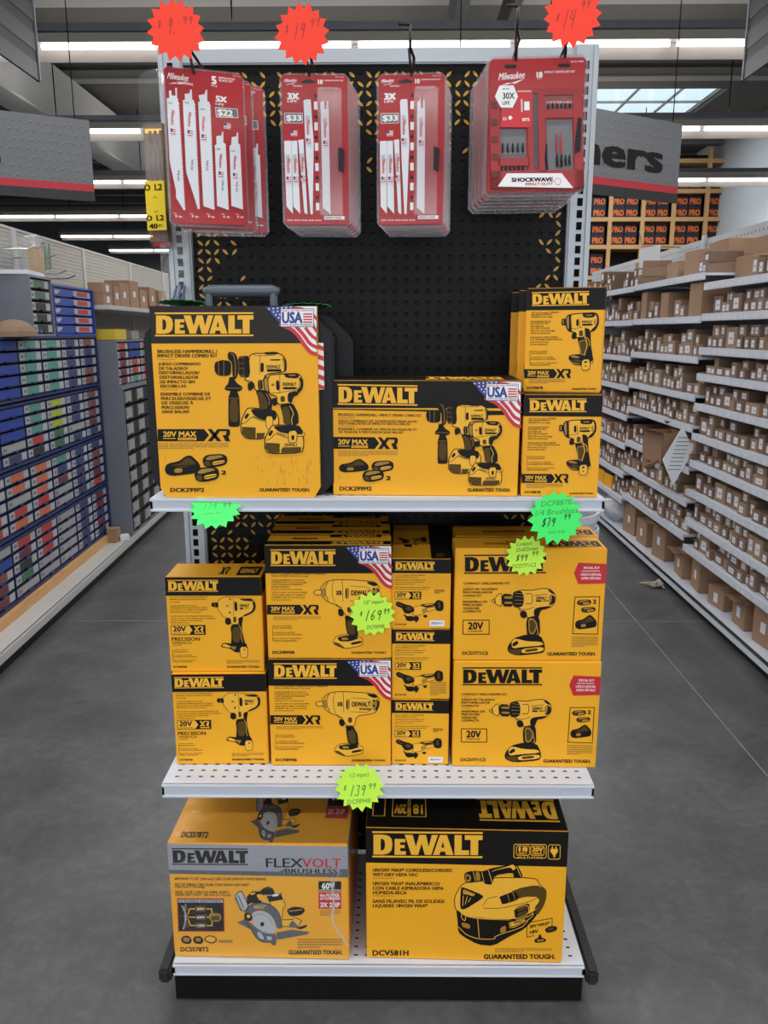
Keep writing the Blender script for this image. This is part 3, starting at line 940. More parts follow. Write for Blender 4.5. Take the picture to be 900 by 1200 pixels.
# ================================================================ retail boxes
class Box:
    def __init__(s, name, label, loc, rz, W, D, H, quad, group=None, body=YEL):
        q = MB(); q.box(-W/2, W/2, -D/2, D/2, 0, H)
        s.o = q.build(name, body, None, loc, rz, bevel=.0018)
        tag(s.o, label, 'box', group); s.W, s.D, s.H = W, D, H
        s.front = Face(quad, (-W/2, -D/2, H), (W, 0, 0), (0, 0, -H), (0, -1, 0))
    def band(s, frac, M=BLK, top=0., name='header_band', fx=None):
        """sleeve of ink round the upper part: front and sides, and a share of the top"""
        W, D, H = s.W, s.D, s.H; e = .00025; q = MB(); z = H*(1-frac)
        q.quad([(-W/2, -D/2-e, z), (W/2, -D/2-e, z), (W/2, -D/2-e, H-.001), (-W/2, -D/2-e, H-.001)])
        for sx in (-1, 1):
            x = sx*(W/2+e); q.quad([(x, -D/2+.001, z), (x, D/2, z), (x, D/2, H-.001), (x, -D/2+.001, H-.001)])
        if top: q.quad([(-W/2+.001, -D/2+.001, H+e), (W/2-.001, -D/2+.001, H+e), (W/2-.001, -D/2+D*top, H+e), (-W/2+.001, -D/2+D*top, H+e)])
        q.build(name, M, s.o)
    def topface(s, quad=((0, 0), (1, 0), (1, 1), (0, 1)), flip=True):
        """top panel; read from behind when flip (upside down to the viewer)"""
        W, D, H = s.W, s.D, s.H
        if flip: return Face(quad, (W/2, -D/2, H), (-W, 0, 0), (0, D, 0), (0, 0, 1))
        return Face(quad, (-W/2, D/2, H), (W, 0, 0), (0, -D, 0), (0, 0, 1))
    def side(s, right=True, quad=((0, 0), (1, 0), (1, 1), (0, 1))):
        W, D, H = s.W, s.D, s.H
        if right: return Face(quad, (W/2, -D/2, H), (0, D, 0), (0, 0, -H), (1, 0, 0))
        return Face(quad, (-W/2, D/2, H), (0, -D, 0), (0, 0, -H), (-1, 0, 0))
    def flaps(s, seam=True):
        W, D, H = s.W, s.D, s.H
        q = MB(); q.box(-W/2+.002, W/2-.002, -D/2+.001, -D/2+.0035, H, H+.0012); q.build('lid_edge', BLK if not seam else YEL, s.o)
def src(ox, oy, sc): return dict(ox=ox, oy=oy, sx=sc)

# ---- tall combo kit: cardboard sleeve on a black case, upper shelf left
def tool_case(loc, rz, label, W=.375, D=.115, H=.370, grip=True):
    r = empty('tool_case', loc, rz); tag(r, label, 'tool case')
    def outline(w, h, c, ct): return [(-w/2+c, 0), (w/2-c, 0), (w/2, c), (w/2, h-ct), (w/2-ct, h), (-w/2+ct, h), (-w/2, h-ct), (-w/2, c)]
    q = MB(); q.prism(outline(W, H, .03, .05), 1, -D/2, -.004); q.build('front_shell', CASE, r, bevel=.004)
    q = MB(); q.prism(outline(W, H, .03, .05), 1, .004, D/2); q.build('rear_shell', CASE, r, bevel=.004)
    q = MB(); q.prism(outline(W-.012, H-.012, .03, .05), 1, -.004, .004); q.build('seam', SLOT, r)
    for sx in (-1, 1):
        q = MB(); q.box(sx*W/2-.005, sx*W/2+.005, -.02, .02, .06, .11); q.build('latch', GSTEEL, r, bevel=.002)
    if not grip: return r
    q = MB()
    q.box(-.072, -.058, -.012, .012, H, H+.034); q.box(.058, .072, -.012, .012, H, H+.034)
    q.build('handle_post', HANDLE, r, bevel=.003)
    q = MB(); q.tube([(-.075, 0, H+.032), (-.06, 0, H+.036), (.06, 0, H+.036), (.075, 0, H+.032)], [.011, .0125, .0125, .011], 12)
    q.build('handle_grip', HANDLE, r, smooth=True)
    return r
tool_case((-.300, 1.67, 1.1455), 0, 'black plastic tool case sticking out behind the tall combo kit box sleeve')
tool_case((-.268, 1.80, 1.1455), math.radians(2), 'second black tool case, standing against the pegboard behind the first', W=.37, D=.11, H=.36, grip=False)

QA = [(50, 115), (632, 115), (648, 790), (85, 790)]
W, D, H = .322, .02, .375
q = MB(); c = .012
q.prism([(-W/2+c, 0), (W/2-c, 0), (W/2, c*1.6), (W/2, H), (-W/2, H), (-W/2, c*1.6)], 1, -D/2, D/2)
o = q.build('sleeve_box', YEL, None, (-.304, 1.601, 1.1455), 0)
tag(o, 'tall yellow hammer drill and impact driver kit box with flag corner on upper shelf left', 'box')
A = Box.__new__(Box); A.o = o; A.W, A.D, A.H = W, D, H
A.front = Face(QA, (-W/2, -D/2, H), (W, 0, 0), (0, 0, -H), (0, -1, 0))
q = MB(); e = .0003; fz = H*(1-.187)
q.quad([(-W/2, -D/2-e, fz), (W/2, -D/2-e, fz), (W/2, -D/2-e, H), (-W/2, -D/2-e, H)])
q.quad([(-W/2, -D/2-e, H+e), (W/2, -D/2-e, H+e), (W/2, D/2, H+e), (-W/2, D/2, H+e)])
q.quad([(-W/2-e, -D/2, fz), (-W/2-e, D/2, fz), (-W/2-e, D/2, H), (-W/2-e, -D/2, H)])
q.build('header_band', mat('sleeve_charcoal', '2a2723', .5, spec=.2), o)
q = MB(); q.box(-W/2+.004, W/2-.004, D/2, D/2+.042, H-.004, H-.001); q.build('top_flap', mat('sleeve_charcoal_flap', '3c3b36', .5, spec=.3), o)
p = Print(A.front); p.frame(); p.logo('Y', 70, 137, 343, 83); p.build('brand_logo', o)
p = Print(A.front); flag(p, 455, 117, 177, 168); p.build('flag_emblem', o)
p = Print(A.front)
p.lines('K', [('BRUSHLESS HAMMERDRILL /', 77, 267, 210, 11), ('IMPACT DRIVER COMBO KIT', 77, 282, 210, 11), ('JUEGO COMBINADO', 80, 311, 148, 10),
  ('DE TALADRO/', 82, 327, 102, 10), ('DESTORNILLADOR/', 82, 342, 142, 10), ('DESTORNILLADOR', 84, 358, 136, 10), ('DE IMPACTO SIN', 85, 374, 122, 10),
  ('ESCOBILLAS', 87, 389, 90, 10), ('ENSEMBLE COMBINÉ DE', 87, 417, 174, 10), ('PERCEUSE/VISSEUSE ET', 88, 433, 176, 10), ('DE VISSEUSE À', 90, 448, 112, 10),
  ('PERCUSSION', 90, 464, 96, 10), ('SANS BALAIS', 91, 479, 96, 10)], 1, .035)
p.rect('g', 79, 300, 140, 302); p.rect('g', 86, 406, 148, 408)
xr_banner(p, 75, 546, 255, 43)
fine(p, 78, 595, 246, 22, 4)
p.text('K', '1', 100, 641, None, 14, 1, .05); p.text('K', '2', 298, 694, 18, 14, 1, .05)
model(p, 'DCK299P2', 117, 756, 121, 14); guaranteed(p, 433, 757, 178, 11)
p.build('printed_text', o)
def accessories(face, o, ch, b1, b2):
    p = Print(face)
    p.fit((0, 0, 100, 100), ch); p.art(CHARGER)
    p.fit((0, 0, 100, 100), b1); p.art(BATT)
    p.fit((0, 0, 100, 100), b2); p.art(BATT, 5)
    p.build('battery_picture', o)
accessories(A.front, o, (98, 638, 224, 718), (231, 634, 321, 688), (202, 680, 292, 740))
def pair_picture(face, o, dst):
    p = Print(face); p.fit((12, 126, 636, 846), dst)
    p.art('\n'.join(PAIR.strip().splitlines()[1:])); 
    p.text('K', 'DEWALT', 378, 222, 98, 22, 4, .04); p.rect('K', 380, 250, 480, 268, 4)
    p.art(IMPACT, 6); p.art(IBATT, 6)
    p.text('K', 'DEWALT', 490, 344, 96, 24, 10, .04)
    p.text('K', 'DEWALT', 504, 774, 90, 20, 10, .04); p.text('Y', '5', 468, 776, 22, 36, 10, .04); p.text('Y', 'XR', 352, 346, 1, 1, 10)
    p.text('K', 'XR', 410, 352, 22, 14, 9, .04)
    p.build('tool_picture', o)
def t(x, y, o=(250, 390), s=6, O=(160, 320), S=3): return ((o[0]+x/s-O[0])*S, (o[1]+y/s-O[1])*S)
pair_picture(A.front, o, (*t(12, 126), *t(636, 846)))
# striped tab folded back beside the front panel
q = MB(); q.box(W/2, W/2+.011, .002, .006, .215, .305); ft = q.build('flag_tab', WHT, o)
p = Print(Face([(0, 0), (10, 0), (10, 80), (0, 80)], (W/2, .002, .305), (.011, 0, 0), (0, 0, -.09), (0, -1, 0)), base=1)
for i in range(5): p.poly('R', [(0, 2+i*17), (10, 6+i*17), (10, 14+i*17 if i < 4 else 80), (0, 10+i*17)], 1)
p.build('stripes', ft)
# faint scuffs low on the sleeve
SCF = mat('scuffed_ink', 'c48a22', .55, var=.2, scale=80)
p = Print(A.front); r_ = random.Random(2)
for i in range(26):
    x = r_.uniform(420, 620); y = r_.uniform(640, 735); p.rect(SCF, x, y, x+r_.uniform(1, 3), y+r_.uniform(6, 26), 0.5)
p.build('scuff', o)

# ---- wide combo kit
QB = [(28, 75), (612, 65), (607, 430), (30, 425)]
Bx = Box('combo_kit_box', 'wide yellow combo kit box with two drills printed, middle of the upper shelf', (.0725, 1.702, 1.1455), math.radians(-2.4), .374, .19, .2325, QB)
Bx.band(.235, top=1.0)
p = Print(Bx.front); p.poly('K', [(29, 160), (611, 160), (610, 171), (480, 175), (300, 165), (29, 163)], 0)
p.logo('Y', 46, 86, 242, 62); p.build('brand_logo', Bx.o)
p = Print(Bx.front); flag(p, 455, 70, 156, 140); p.build('flag_emblem', Bx.o)
p = Print(Bx.front)
p.lines('K', [('BRUSHLESS HAMMERDRILL / IMPACT DRIVER COMBO KIT', 47, 174, 254, 8), ('JUEGO COMBINADO DE TALADRO/DESTORNILLADOR /', 47, 193, 244, 7),
  ('DESTORNILLADOR DE IMPACTO SIN ESCOBILLAS', 48, 201, 218, 7), ('ENSEMBLE COMBINÉ DE PERCEUSE/VISSEUSE ET', 47, 218, 240, 7), ('DE VISSEUSE À PERCUSSION SANS BALAIS', 48, 227, 196, 7)], 1, .03)
p.rect('g', 46, 186, 96, 188); p.rect('g', 46, 211, 96, 213)
xr_banner(p, 31, 246, 197, 36); fine(p, 46, 287, 182, 18, 4)
p.text('K', '1', 49, 362, None, 13, 1, .05); p.text('K', '2', 191, 366, 16, 12, 1, .05)
model(p, 'DCK299M2', 49, 399, 99, 12); guaranteed(p, 447, 404, 138, 10)
p.build('printed_text', Bx.o)
accessories(Bx.front, Bx.o, (47, 312, 138, 358), (146, 317, 216, 358), (118, 346, 186, 388))
def t2(x, y): return ((500+x/7.5-380)*2.647, (440+y/7.5-420)*2.647)
pair_picture(Bx.front, Bx.o, (*t2(-8, 242), *t2(672, 968)))
p = Print(Bx.topface()); p.logo('Y', .08, .12, .42, .5); p.build('top_logo', Bx.o)

# ---- bare impact drivers, upper shelf right
def bare_box(label, loc, rz, quad, group=None, D=.09, name='impact_driver_box', detail=True):
    b = Box(name, label, loc, rz, .1525, D, .205, quad, group)
    b.band(.21, top=1.0)
    if not detail: return b
    # art authored on the upper box, layout px (560, 320) x4
    f = Face(QD, (-b.W/2, -b.D/2, b.H), (b.W, 0, 0), (0, 0, -b.H), (0, -1, 0))
    p = Print(f); p.logo('Y', 275, 88, 269, 66); p.build('brand_logo', b.o)
    p = Print(f)
    p.lines('K', [('1/4" (6.35 mm) 3-SPEED', 273, 182, 128, 7), ('BRUSHLESS IMPACT', 272, 191, 100, 7), ('DRIVER (Tool only)', 271, 202, 100, 7),
      ('DESTORNILLADOR', 268, 224, 98, 7), ('DE IMPACTO SIN', 268, 234, 84, 7), ('ESCOBILLAS', 268, 246, 62, 7), ('DE 3 VELOCIDADES', 268, 256, 92, 7), ('DE 6,35 mm (1/4 pulg)', 267, 268, 114, 7), ('(Sólo herramienta)', 267, 279, 92, 7),
      ('PERCEUSE À PERCUSSION', 266, 300, 132, 7), ('À 3 VITESSES SANS BALAIS', 265, 310, 152, 7), ('6,35 mm (1/4 po)', 264, 322, 90, 7), ('(Outil seulement)', 264, 333, 82, 7),
      ('BATTERY and CHARGER', 266, 368, 80, 5), ('SOLD SEPARATELY', 266, 377, 80, 6), ('EL CARGADOR Y LA BATERÍA', 266, 396, 108, 5), ('SE VENDEN POR SEPARADO', 265, 405, 122, 6), ('BLOC-PILES ET CHARGEUR', 265, 424, 126, 5), ('VENDUS SÉPARÉMENT', 265, 433, 96, 6)], 1, .025)
    p.rect('K', 261, 366, 262.5, 440)
    xr_banner(p, 234, 456, 222, 44); fine(p, 256, 504, 172, 22, 4)
    model(p, 'DCF887B', 246, 540, 78, 12); guaranteed(p, 460, 548, 116, 8)
    p.build('printed_text', b.o)
    p = Print(f); p.frame(ox=(660-560)*4, oy=(360-320)*4, sx=3)
    p.art(BARE); p.text('K', 'DEWALT', 332, 200, 146, 32, 4, .04); p.build('tool_picture', b.o)
    pl = Print(b.side(False)); pl.rect('K', .0, .72, 1, .82, 0)
    pl.text('Y', '20V MAX', .2, .75, .6, .04, 1, .03); pl.logo('K', .08, .36, .84, .12); pl.build('side_print', b.o)
    return b
QD = [(252, 68), (622, 70), (592, 572), (228, 565)]
bare_box('small impact driver box on the upper shelf, lower one of the two at right end', (.343, 1.642, 1.1455), math.radians(-5.5), QD)
bare_box('small impact driver box on top of its twin, right end of the upper shelf', (.357, 1.692, 1.351), math.radians(-16), QD)
for i, (x, y, r_, lb) in enumerate(((.352, 1.775, -13, 'impact driver box mostly hidden, first behind the top impact driver box'), (.346, 1.862, -8, 'impact driver box mostly hidden, rearmost behind the top impact driver box'))):
    b = Box('impact_driver_box', lb, (x, y, 1.351), math.radians(r_), .1525, .07, .205, QD); b.band(.21, top=1.0)
    pl = Print(b.side(False)); pl.rect('K', .0, .72, 1, .82, 0); pl.logo('K', .08, .36, .84, .12); pl.build('side_print', b.o)
for y, lb in ((1.752, 'impact driver box hidden behind the lower impact driver box'), (1.848, 'impact driver box at the pegboard behind the lower impact driver box')):
    b = Box('impact_driver_box', lb, (.348, y, 1.1455), math.radians(-5), .1525, .09, .205, QD); b.band(.21, top=1.0)

# ---- precision wrenches, middle shelf left (layout 7.5x from (195, 660) on the upper box)
QF = [(5, 122), (856, 122), (856, 960), (35, 960)]
def wrench_box(label, loc, rz, D=.10):
    b = Box('wrench_box', label, loc, rz, .203, D, .2145, QF)
    b.band(.195)
    f = b.front
    p = Print(f); p.logo('Y', 30, 150, 446, 104); p.build('brand_logo', b.o)
    p = Print(f)
    p.lines('K', [('1/2" (13 mm) MID-RANGE IMPACT', 42, 298, 340, 10), ('WRENCH WITH DETENT PIN ANVIL', 42, 318, 326, 10), ('(Tool only)', 42, 340, 90, 9), ('LLAVE DE IMPACTO CON', 46, 374, 230, 10),
      ('TORQUE PARA RANGOS DE TORQ', 46, 392, 326, 10), ('DE 13 mm (1/2 pulg) CON PERNO', 46, 410, 326, 10), ('RETENEDOR (Sólo herramienta)', 46, 430, 270, 9), ('CLÉ À CHOC DE MOYENNE PUISSANCE DE', 46, 466, 374, 10),
      ('13 mm (1/2 po) AVEC ENCLUME À GOUPILLE', 46, 486, 400, 10), ('AVEC GOUPILLE DE DÉTENTE', 48, 506, 282, 9), ('(Outil seulement)', 48, 525, 160, 9),
      ('BATTERY and CHARGER', 66, 766, 122, 7), ('SOLD SEPARATELY', 66, 782, 134, 8), ('EL CARGADOR Y LA BATERÍA', 66, 812, 160, 7), ('SE VENDEN POR SEPARADO', 66, 826, 204, 8), ('BLOC-PILES ET CHARGEUR', 66, 856, 200, 7), ('VENDUS SÉPARÉMENT', 66, 870, 164, 8)], 1, .02)
    p.rect('K', 55, 766, 58, 880)
    xr_badge(p, 48, 550, 304, 86)
    p.text('K', 'PRECISION', 52, 658, 248, 30, 1, .03); p.text('K', 'WRENCH', 55, 694, 166, 24, 1, -.004)
    fine(p, 56, 722, 160, 12, 1); fine(p, 528, 858, 290, 34, 3)
    model(p, 'DCF894B', 60, 910, 118, 15); guaranteed(p, 528, 910, 290, 16)
    p.build('printed_text', b.o)
    p = Print(f); p.art(WRENCH); p.text('K', 'DEWALT', 660, 366, 84, 26, 4, .04); p.text('K', 'XR', 540, 372, 22, 14, 4, .04); p.build('tool_picture', b.o)
    p = Print(b.topface(flip=False)); p.rect('K', .73, .28, .97, .9, 1); p.text('Y', 'DEWALT', .76, .45, .18, .3, 2, .04); xr(p, .54, .3, .09, .55, 'K', 2); p.build('top_print', b.o)
    return b
wrench_box('lower precision wrench box standing on the left end of the middle shelf', (-.3735, 1.663, .5385), math.radians(1.2))
wrench_box('upper precision wrench box stacked on its twin, left end of the middle shelf', (-.3765, 1.673, .7537), math.radians(.4))

# ---- high torque wrenches (layout 6.207x from (320, 640) on the upper box)
QH = [((310-320)*6.207, (638.3-640)*6.207), ((458.3-320)*6.207, -10), ((457.7-320)*6.207, (771-640)*6.207), ((314-320)*6.207, (771-640)*6.207)]
def torque_box(label, loc, rz, detail=True, name='impact_wrench_box', group=None):
    b = Box(name, label, loc, rz, .2635, .088, .251, QH, group)
    b.band(.245, top=.35)
    p = Print(b.topface()); p.logo('Y', .06, .04, .42, .26); model(p, 'DCF899B', .6, .5, .2, .16); p.rect('K', .08, .7, .5, .95, 1); p.text('Y', 'DEWALT', .12, .75, .3, .14, 2, .04); p.build('top_print', b.o)
    if not detail: return b
    f = b.front
    p = Print(f); p.logo('Y', -18, 22, 472, 120); p.build('brand_logo', b.o)
    p = Print(f); flag(p, 525, 0, 332, 300); p.build('flag_emblem', b.o)
    p = Print(f)
    p.lines('K', [('1/2" (13 mm) HIGH TORQUE IMPACT WRENCH', -12, 196, 396, 10), ('WITH DETENT ANVIL (Tool only)', -12, 211, 266, 9), ('LLAVE DE IMPACTO DE ALTA', -12, 240, 242, 10), ('TORSIÓN DE 13 mm (1/2 pulg)', -12, 256, 256, 10), ('CON TORQUE DE PASADOR', -12, 272, 230, 10), ('DE RETENCIÓN', -12, 289, 130, 10), ('(Sólo herramienta)', -12, 307, 220, 8),
      ('CLÉ À CHOC À COUPLE ÉLEVÉ', -10, 330, 258, 10), ('AVEC ENCLUME À CHEVILLE', -10, 349, 242, 10), ('D\'ARRÊT DE 13 mm (1/2 po)', -10, 366, 238, 10), ('(Outil seulement)', -10, 384, 140, 8),
      ('BATTERY and CHARGER', 0, 574, 132, 7), ('SOLD SEPARATELY', 0, 588, 140, 9), ('EL CARGADOR Y LA BATERÍA', 0, 622, 158, 7), ('SE VENDEN POR SEPARADO', 0, 636, 210, 9), ('BLOC-PILES ET CHARGEUR', 0, 666, 206, 7), ('VENDUS SÉPARÉMENT', 0, 682, 172, 9)], 1, .022)
    p.rect('K', -6, 574, -4, 692)
    xr_banner(p, -44, 424, 374, 70); fine(p, 0, 508, 348, 28, 3)
    model(p, 'DCF899B', -6, 760, 160, 20); guaranteed(p, 564, 764, 254, 14)
    p.build('printed_text', b.o)
    p = Print(f); p.art(TORQUE); p.text('K', 'DEWALT', 566, 320, 140, 34, 5, .045); p.text('K', 'XR', 456, 322, 44, 30, 4, .05); p.text('Y', 'BRUSHLESS', 634, 371, 60, 9, 6, .02); p.build('tool_picture', b.o)
    return b
torque_box('lower high torque impact wrench box with flag corner, standing on the middle shelf', (-.1325, 1.652, .5385), 0)
torque_box('upper high torque impact wrench box with flag corner and green price star on it', (-.1315, 1.655, .7900), math.radians(.2))
for i, y in enumerate((1.748, 1.838)):
    torque_box(('impact wrench box with only its top showing, second from the front of the row', 'impact wrench box with only its top showing, rearmost of the row by the pegboard')[i], (-.134-.004*i, y, .7900), 0, False)
    torque_box('impact wrench box hidden behind the lower impact wrench box', (-.134-.004*i, y, .5385), 0, False, group='impact wrench boxes hidden behind')

# ---- grinders, three high (layout 12x from (460, 650) on the top box)
QI = [(8, 60), (822, 60), (812, 1055), (8, 1048)]
def grinder_box(label, loc, rz, sticker, H=.155):
    b = Box('grinder_box', label, loc, rz, .1245, .30, H, QI)
    b.band(.205)
    f = b.front
    p = Print(f); p.logo('Y', 58, 100, 538, 124); p.build('brand_logo', b.o)
    p = Print(f)
    p.lines('K', [('4-1/2" / 5" SMALL ANGLE GRINDER', 55, 286, 412, 14), ('WITH BRAKE (Tool only)', 55, 314, 306, 14), ('ESMERILADORA DE ÁNGULO DE', 55, 352, 416, 14), ('115 mm/125 mm CON FRENO', 55, 384, 392, 12), ('(Sólo la herramienta)', 55, 412, 266, 12), ('RECTIFIEUSE À ANGLE AVEC FREIN DE', 55, 458, 476, 14), ('115 mm/125 mm (Outil seulement)', 55, 486, 436, 12)], 1, .02)
    xr_badge(p, 52, 524, 362, 108)
    model(p, 'DCG413B', 52, 976, 156, 20)
    if sticker:
        fine(p, 594, 490, 140, 64, 3, 'G')
    else:
        fine(p, 540, 800, 230, 200, 8)
    p.build('printed_text', b.o)
    if sticker:
        p = Print(f); p.rect('W', 530, 930, 735, 1015, 1); p.text('B', '205A411', 545, 952, 160, 36, 2, .03, shear=.2); p.build('price_sticker', b.o)
    p = Print(f); p.art(GRINDER); p.text('Y', 'DEWALT', 470, 700, 100, 18, 4, .04, rot=-.12); p.build('tool_picture', b.o)
    p = Print(b.topface(flip=False)); p.rect('K', .67, 0, 1, 1, 0); p.fit((60, 640, 725, 970), (.1, .4, .62, .72)); p.art(GRINDER)
    p.tr = lambda x, y: (x, y); p.rect('G', .76, .86, .9, .96, 1); p.build('top_print', b.o)
    return b
gx = .0665
grinder_box('bottom angle grinder box of the stack of three, standing on the middle shelf', (gx, 1.763, .5385), math.radians(-1.2), True)
grinder_box('angle grinder box in the middle of the stack of three', (gx-.0005, 1.765, .694), math.radians(-.8), False, .1605)
grinder_box('top angle grinder box of the stack of three with a white sticker', (gx-.001, 1.766, .855), math.radians(-1), True)

# ---- compact drill kits (picture layout 5.625x from (560, 670); box layout 3x from (440, 600))
QK = [(283, 125), (812, 130), (795, 520), (275, 518)]
def drill_box(label, loc, rz, detail=True, D=.096, group=None):
    b = Box('drill_kit_box', label, loc, rz, .3135, D, .2475, QK, group)
    p = Print(b.topface()); p.logo('K', .02, .12, .36, .5, bars=True); fine(p, .5, .3, .3, .3, 3, 'G'); p.rect('g', 0, .92, 1, .95, 0); p.build('top_print', b.o)
    if not detail: return b
    f = b.front
    p = Print(f); p.logo('K', 313, 148, 287, 66); p.build('brand_logo', b.o)
    p = Print(f)
    p.lines('K', [('COMPACT DRILL/DRIVER KIT', 311, 244, 164, 7), ('JUEGO DE TALADRO/', 309, 264, 122, 7), ('DESTORNILLADOR', 309, 275, 104, 7), ('COMPACTO', 309, 287, 64, 7), ('ENSEMBLE DE', 309, 308, 86, 7), ('PERCEUSE/', 309, 319, 68, 7), ('VISSEUSE', 309, 331, 58, 7), ('COMPACTE', 309, 342, 64, 7)], 1, .035)
    p.rect('g', 310, 257, 344, 258.5); p.rect('g', 310, 299, 344, 300.5)
    p.rect('K', 308, 375, 403, 427, 1); p.rect('C', 311, 378, 400, 424, 2); p.text('K', '20V', 327, 384, 54, 24, 3, .045); p.text('K', 'LITHIUM ION', 327, 412, 50, 6, 3, .03)
    model(p, 'DCD771C2', 306, 487, 92, 11); guaranteed(p, 607, 490, 170, 11)
    fine(p, 692, 434, 92, 38, 7)
    p.build('printed_text', b.o)
    p = Print(f); p.poly('R', [(697, 214), (712, 178), (810, 183), (806, 250), (712, 252)], 1)
    p.text('W', 'SPECIAL BUY', 730, 192, 56, 8, 2, .03); p.rect('W', 724, 206, 786, 208, 2); p.text('W', 'OFERTA ESPECIAL', 720, 215, 72, 8, 2, .03); p.text('W', 'OFFRE SPÉCIALE', 722, 228, 68, 8, 2, .03); p.build('offer_flash', b.o)
    p = Print(f); p.frame(ox=(560-440)*3, oy=(670-600)*3, sx=1.875)
    p.art(DRILL); p.text('K', 'DEWALT', 388, 158, 68, 20, 4, .045); p.build('tool_picture', b.o)
    p = Print(f); p.frame(ox=(560-440)*3, oy=(670-600)*3, sx=1.875)
    p.poly('K', [(638, 160), (804, 158), (794, 408), (625, 405)], 1); p.poly('C', [(643, 165), (798, 163), (789, 403), (630, 400)], 2)
    p.text('K', '2', 756, 180, 24, 26, 3, .05); p.text('K', '1', 640, 368, None, 26, 3, .05)
    p.fit((0, 0, 100, 100), (*p.tr(652, 178), *p.tr(748, 222))); p.art(BATT, 2); k = p.tr
    p.frame(ox=(560-440)*3, oy=(670-600)*3, sx=1.875); p.fit((0, 0, 100, 100), (*p.tr(680, 226), *p.tr(776, 268))); p.art(BATT, 2)
    p.frame(ox=(560-440)*3, oy=(670-600)*3, sx=1.875); p.fit((0, 0, 100, 100), (*p.tr(642, 278), *p.tr(784, 380))); p.art(CHARGER, 2)
    p.build('contents_panel', b.o)
    return b
drill_box('lower compact drill kit box standing on the right end of the middle shelf', (.2915, 1.652, .5385), math.radians(-.9))
drill_box('upper compact drill kit box with a lime price star at its top edge', (.290, 1.656, .7870), math.radians(-.3))
drill_box('drill kit box showing only its top, just behind the upper drill kit box', (.298, 1.757, .7870), math.radians(-.6), False)
drill_box('drill kit box hidden behind the lower drill kit box', (.296, 1.757, .5385), math.radians(-.6), False)

# ---- circular saw kit, base deck left (layout 3.4615x from (180, 880))
QL = [(75, 378), (800, 385), (805, 850), (90, 835)]
Lb = Box('saw_kit_box', 'yellow circular saw kit box with silver header in shrink wrap, base deck left', (-.287, 1.706, .1006), math.radians(-1.2), .393, .33, .288, QL)
q = MB(); e = .0003; z0 = Lb.H*(1-.265)
q.quad([(-Lb.W/2, -Lb.D/2-e, z0), (Lb.W/2, -Lb.D/2-e, z0), (Lb.W/2, -Lb.D/2-e, Lb.H-.001), (-Lb.W/2, -Lb.D/2-e, Lb.H-.001)])
q.quad([(Lb.W/2+e, -Lb.D/2, z0), (Lb.W/2+e, Lb.D/2, z0), (Lb.W/2+e, Lb.D/2, Lb.H-.001), (Lb.W/2+e, -Lb.D/2, Lb.H-.001)])
q.build('header_band', SIL, Lb.o)
p = Print(Lb.front); p.poly('S', [(78, 484), (520, 490), (545, 478), (800, 478), (801, 512), (78, 500)], 0); p.logo('K', 92, 398, 305, 66); p.build('brand_logo', Lb.o)
p = Print(Lb.front); p.text('K', 'FLEX', 468, 436, 150, 36, 1, .02); p.text('R', 'VOLT', 614, 436, 160, 36, 1, .02); p.poly('V', [(540, 496), (552, 474), (770, 474), (762, 497)], 1); p.text('K', 'BRUSHLESS', 546, 478, 212, 18, 2, .03)
p.frame(ox=(200-180)*3.4615, oy=(980-880)*3.4615, sx=4.09/3.4615)
p.lines('K', [('60V MAX* 7-1/4" (184 mm) CIRCULAR SAW KIT WITH BRAKE', 36, 199, 436, 12), ('KIT DE SIERRA CIRCULAR CON FRENO 60V MAX*', 38, 227, 354, 12), ('(184 mm 7-1/4 pulg)', 38, 239, 140, 9), ('ENS. SCIE CIRCULAIRE AVEC', 38, 263, 256, 11), ('FREIN 60V MAX* 184 mm (7-1/4 po)', 38, 276, 262, 10)], 1, .03)
model(p, 'DCS578T2', 52, 534, 136, 20); guaranteed(p, 574, 548, 262, 20); fine(p, 618, 490, 220, 50, 4); fine(p, 728, 352, 100, 30, 3)
p.build('printed_text', Lb.o)
p = Print(Lb.front); p.frame(ox=(200-180)*3.4615, oy=(980-880)*3.4615, sx=4.09/3.4615)
p.rect('R', 44, 298, 268, 458, 1); p.rect('K', 48, 302, 264, 454, 2); p.rect('L', 50, 304, 262, 318, 3); p.text('K', 'FLEXIBLE BATTERY', 56, 307, 200, 9, 4, .03)
for i, tx in enumerate(('20V', '60V', '120V')):
    y = 334+i*40
    p.rect('G', 128, y, 182, y+28, 3); p.text('W', tx, 136, y+8, 38, 12, 4, .03)
    p.stroke('Y', [(90, 384), (104, y+14), (128, y+14)], 5, 3); p.stroke('Y', [(182, y+14), (208, y+14), (208, 390)], 5, 3)
    p.poly('G', [(72, y+2), (94, y-4), (98, y+22), (74, y+30)], 3)
p.poly('g', [(192, 374), (215, 366), (250, 370), (254, 396), (240, 410), (200, 408)], 4, sm=True); p.poly('G', [(206, 382), (244, 380), (246, 402), (204, 402)], 5)
p.build('battery_panel', Lb.o)
p = Print(Lb.front); p.frame(ox=(200-180)*3.4615, oy=(980-880)*3.4615, sx=4.09/3.4615)
p.rect('K', 722, 214, 832, 262, 1); p.text('W', '60V', 738, 222, 62, 28, 2, .04); p.rect('W', 724, 254, 830, 257, 2)
p.rect('R', 722, 268, 832, 346, 1); p.text('W', 'the POWER', 728, 274, 96, 13, 2, .04); p.text('W', 'of CORDED', 728, 290, 100, 12, 2, .04); p.text('W', '3X 2HP', 730, 316, 96, 22, 2, .04)
p.build('power_flash', Lb.o)
p = Print(Lb.front); p.frame(ox=(200-180)*3.4615, oy=(980-880)*3.4615, sx=4.09/3.4615)
p.art(SAW); p.text('Y', 'DEWALT', 412, 334, 50, 12, 5, .04)
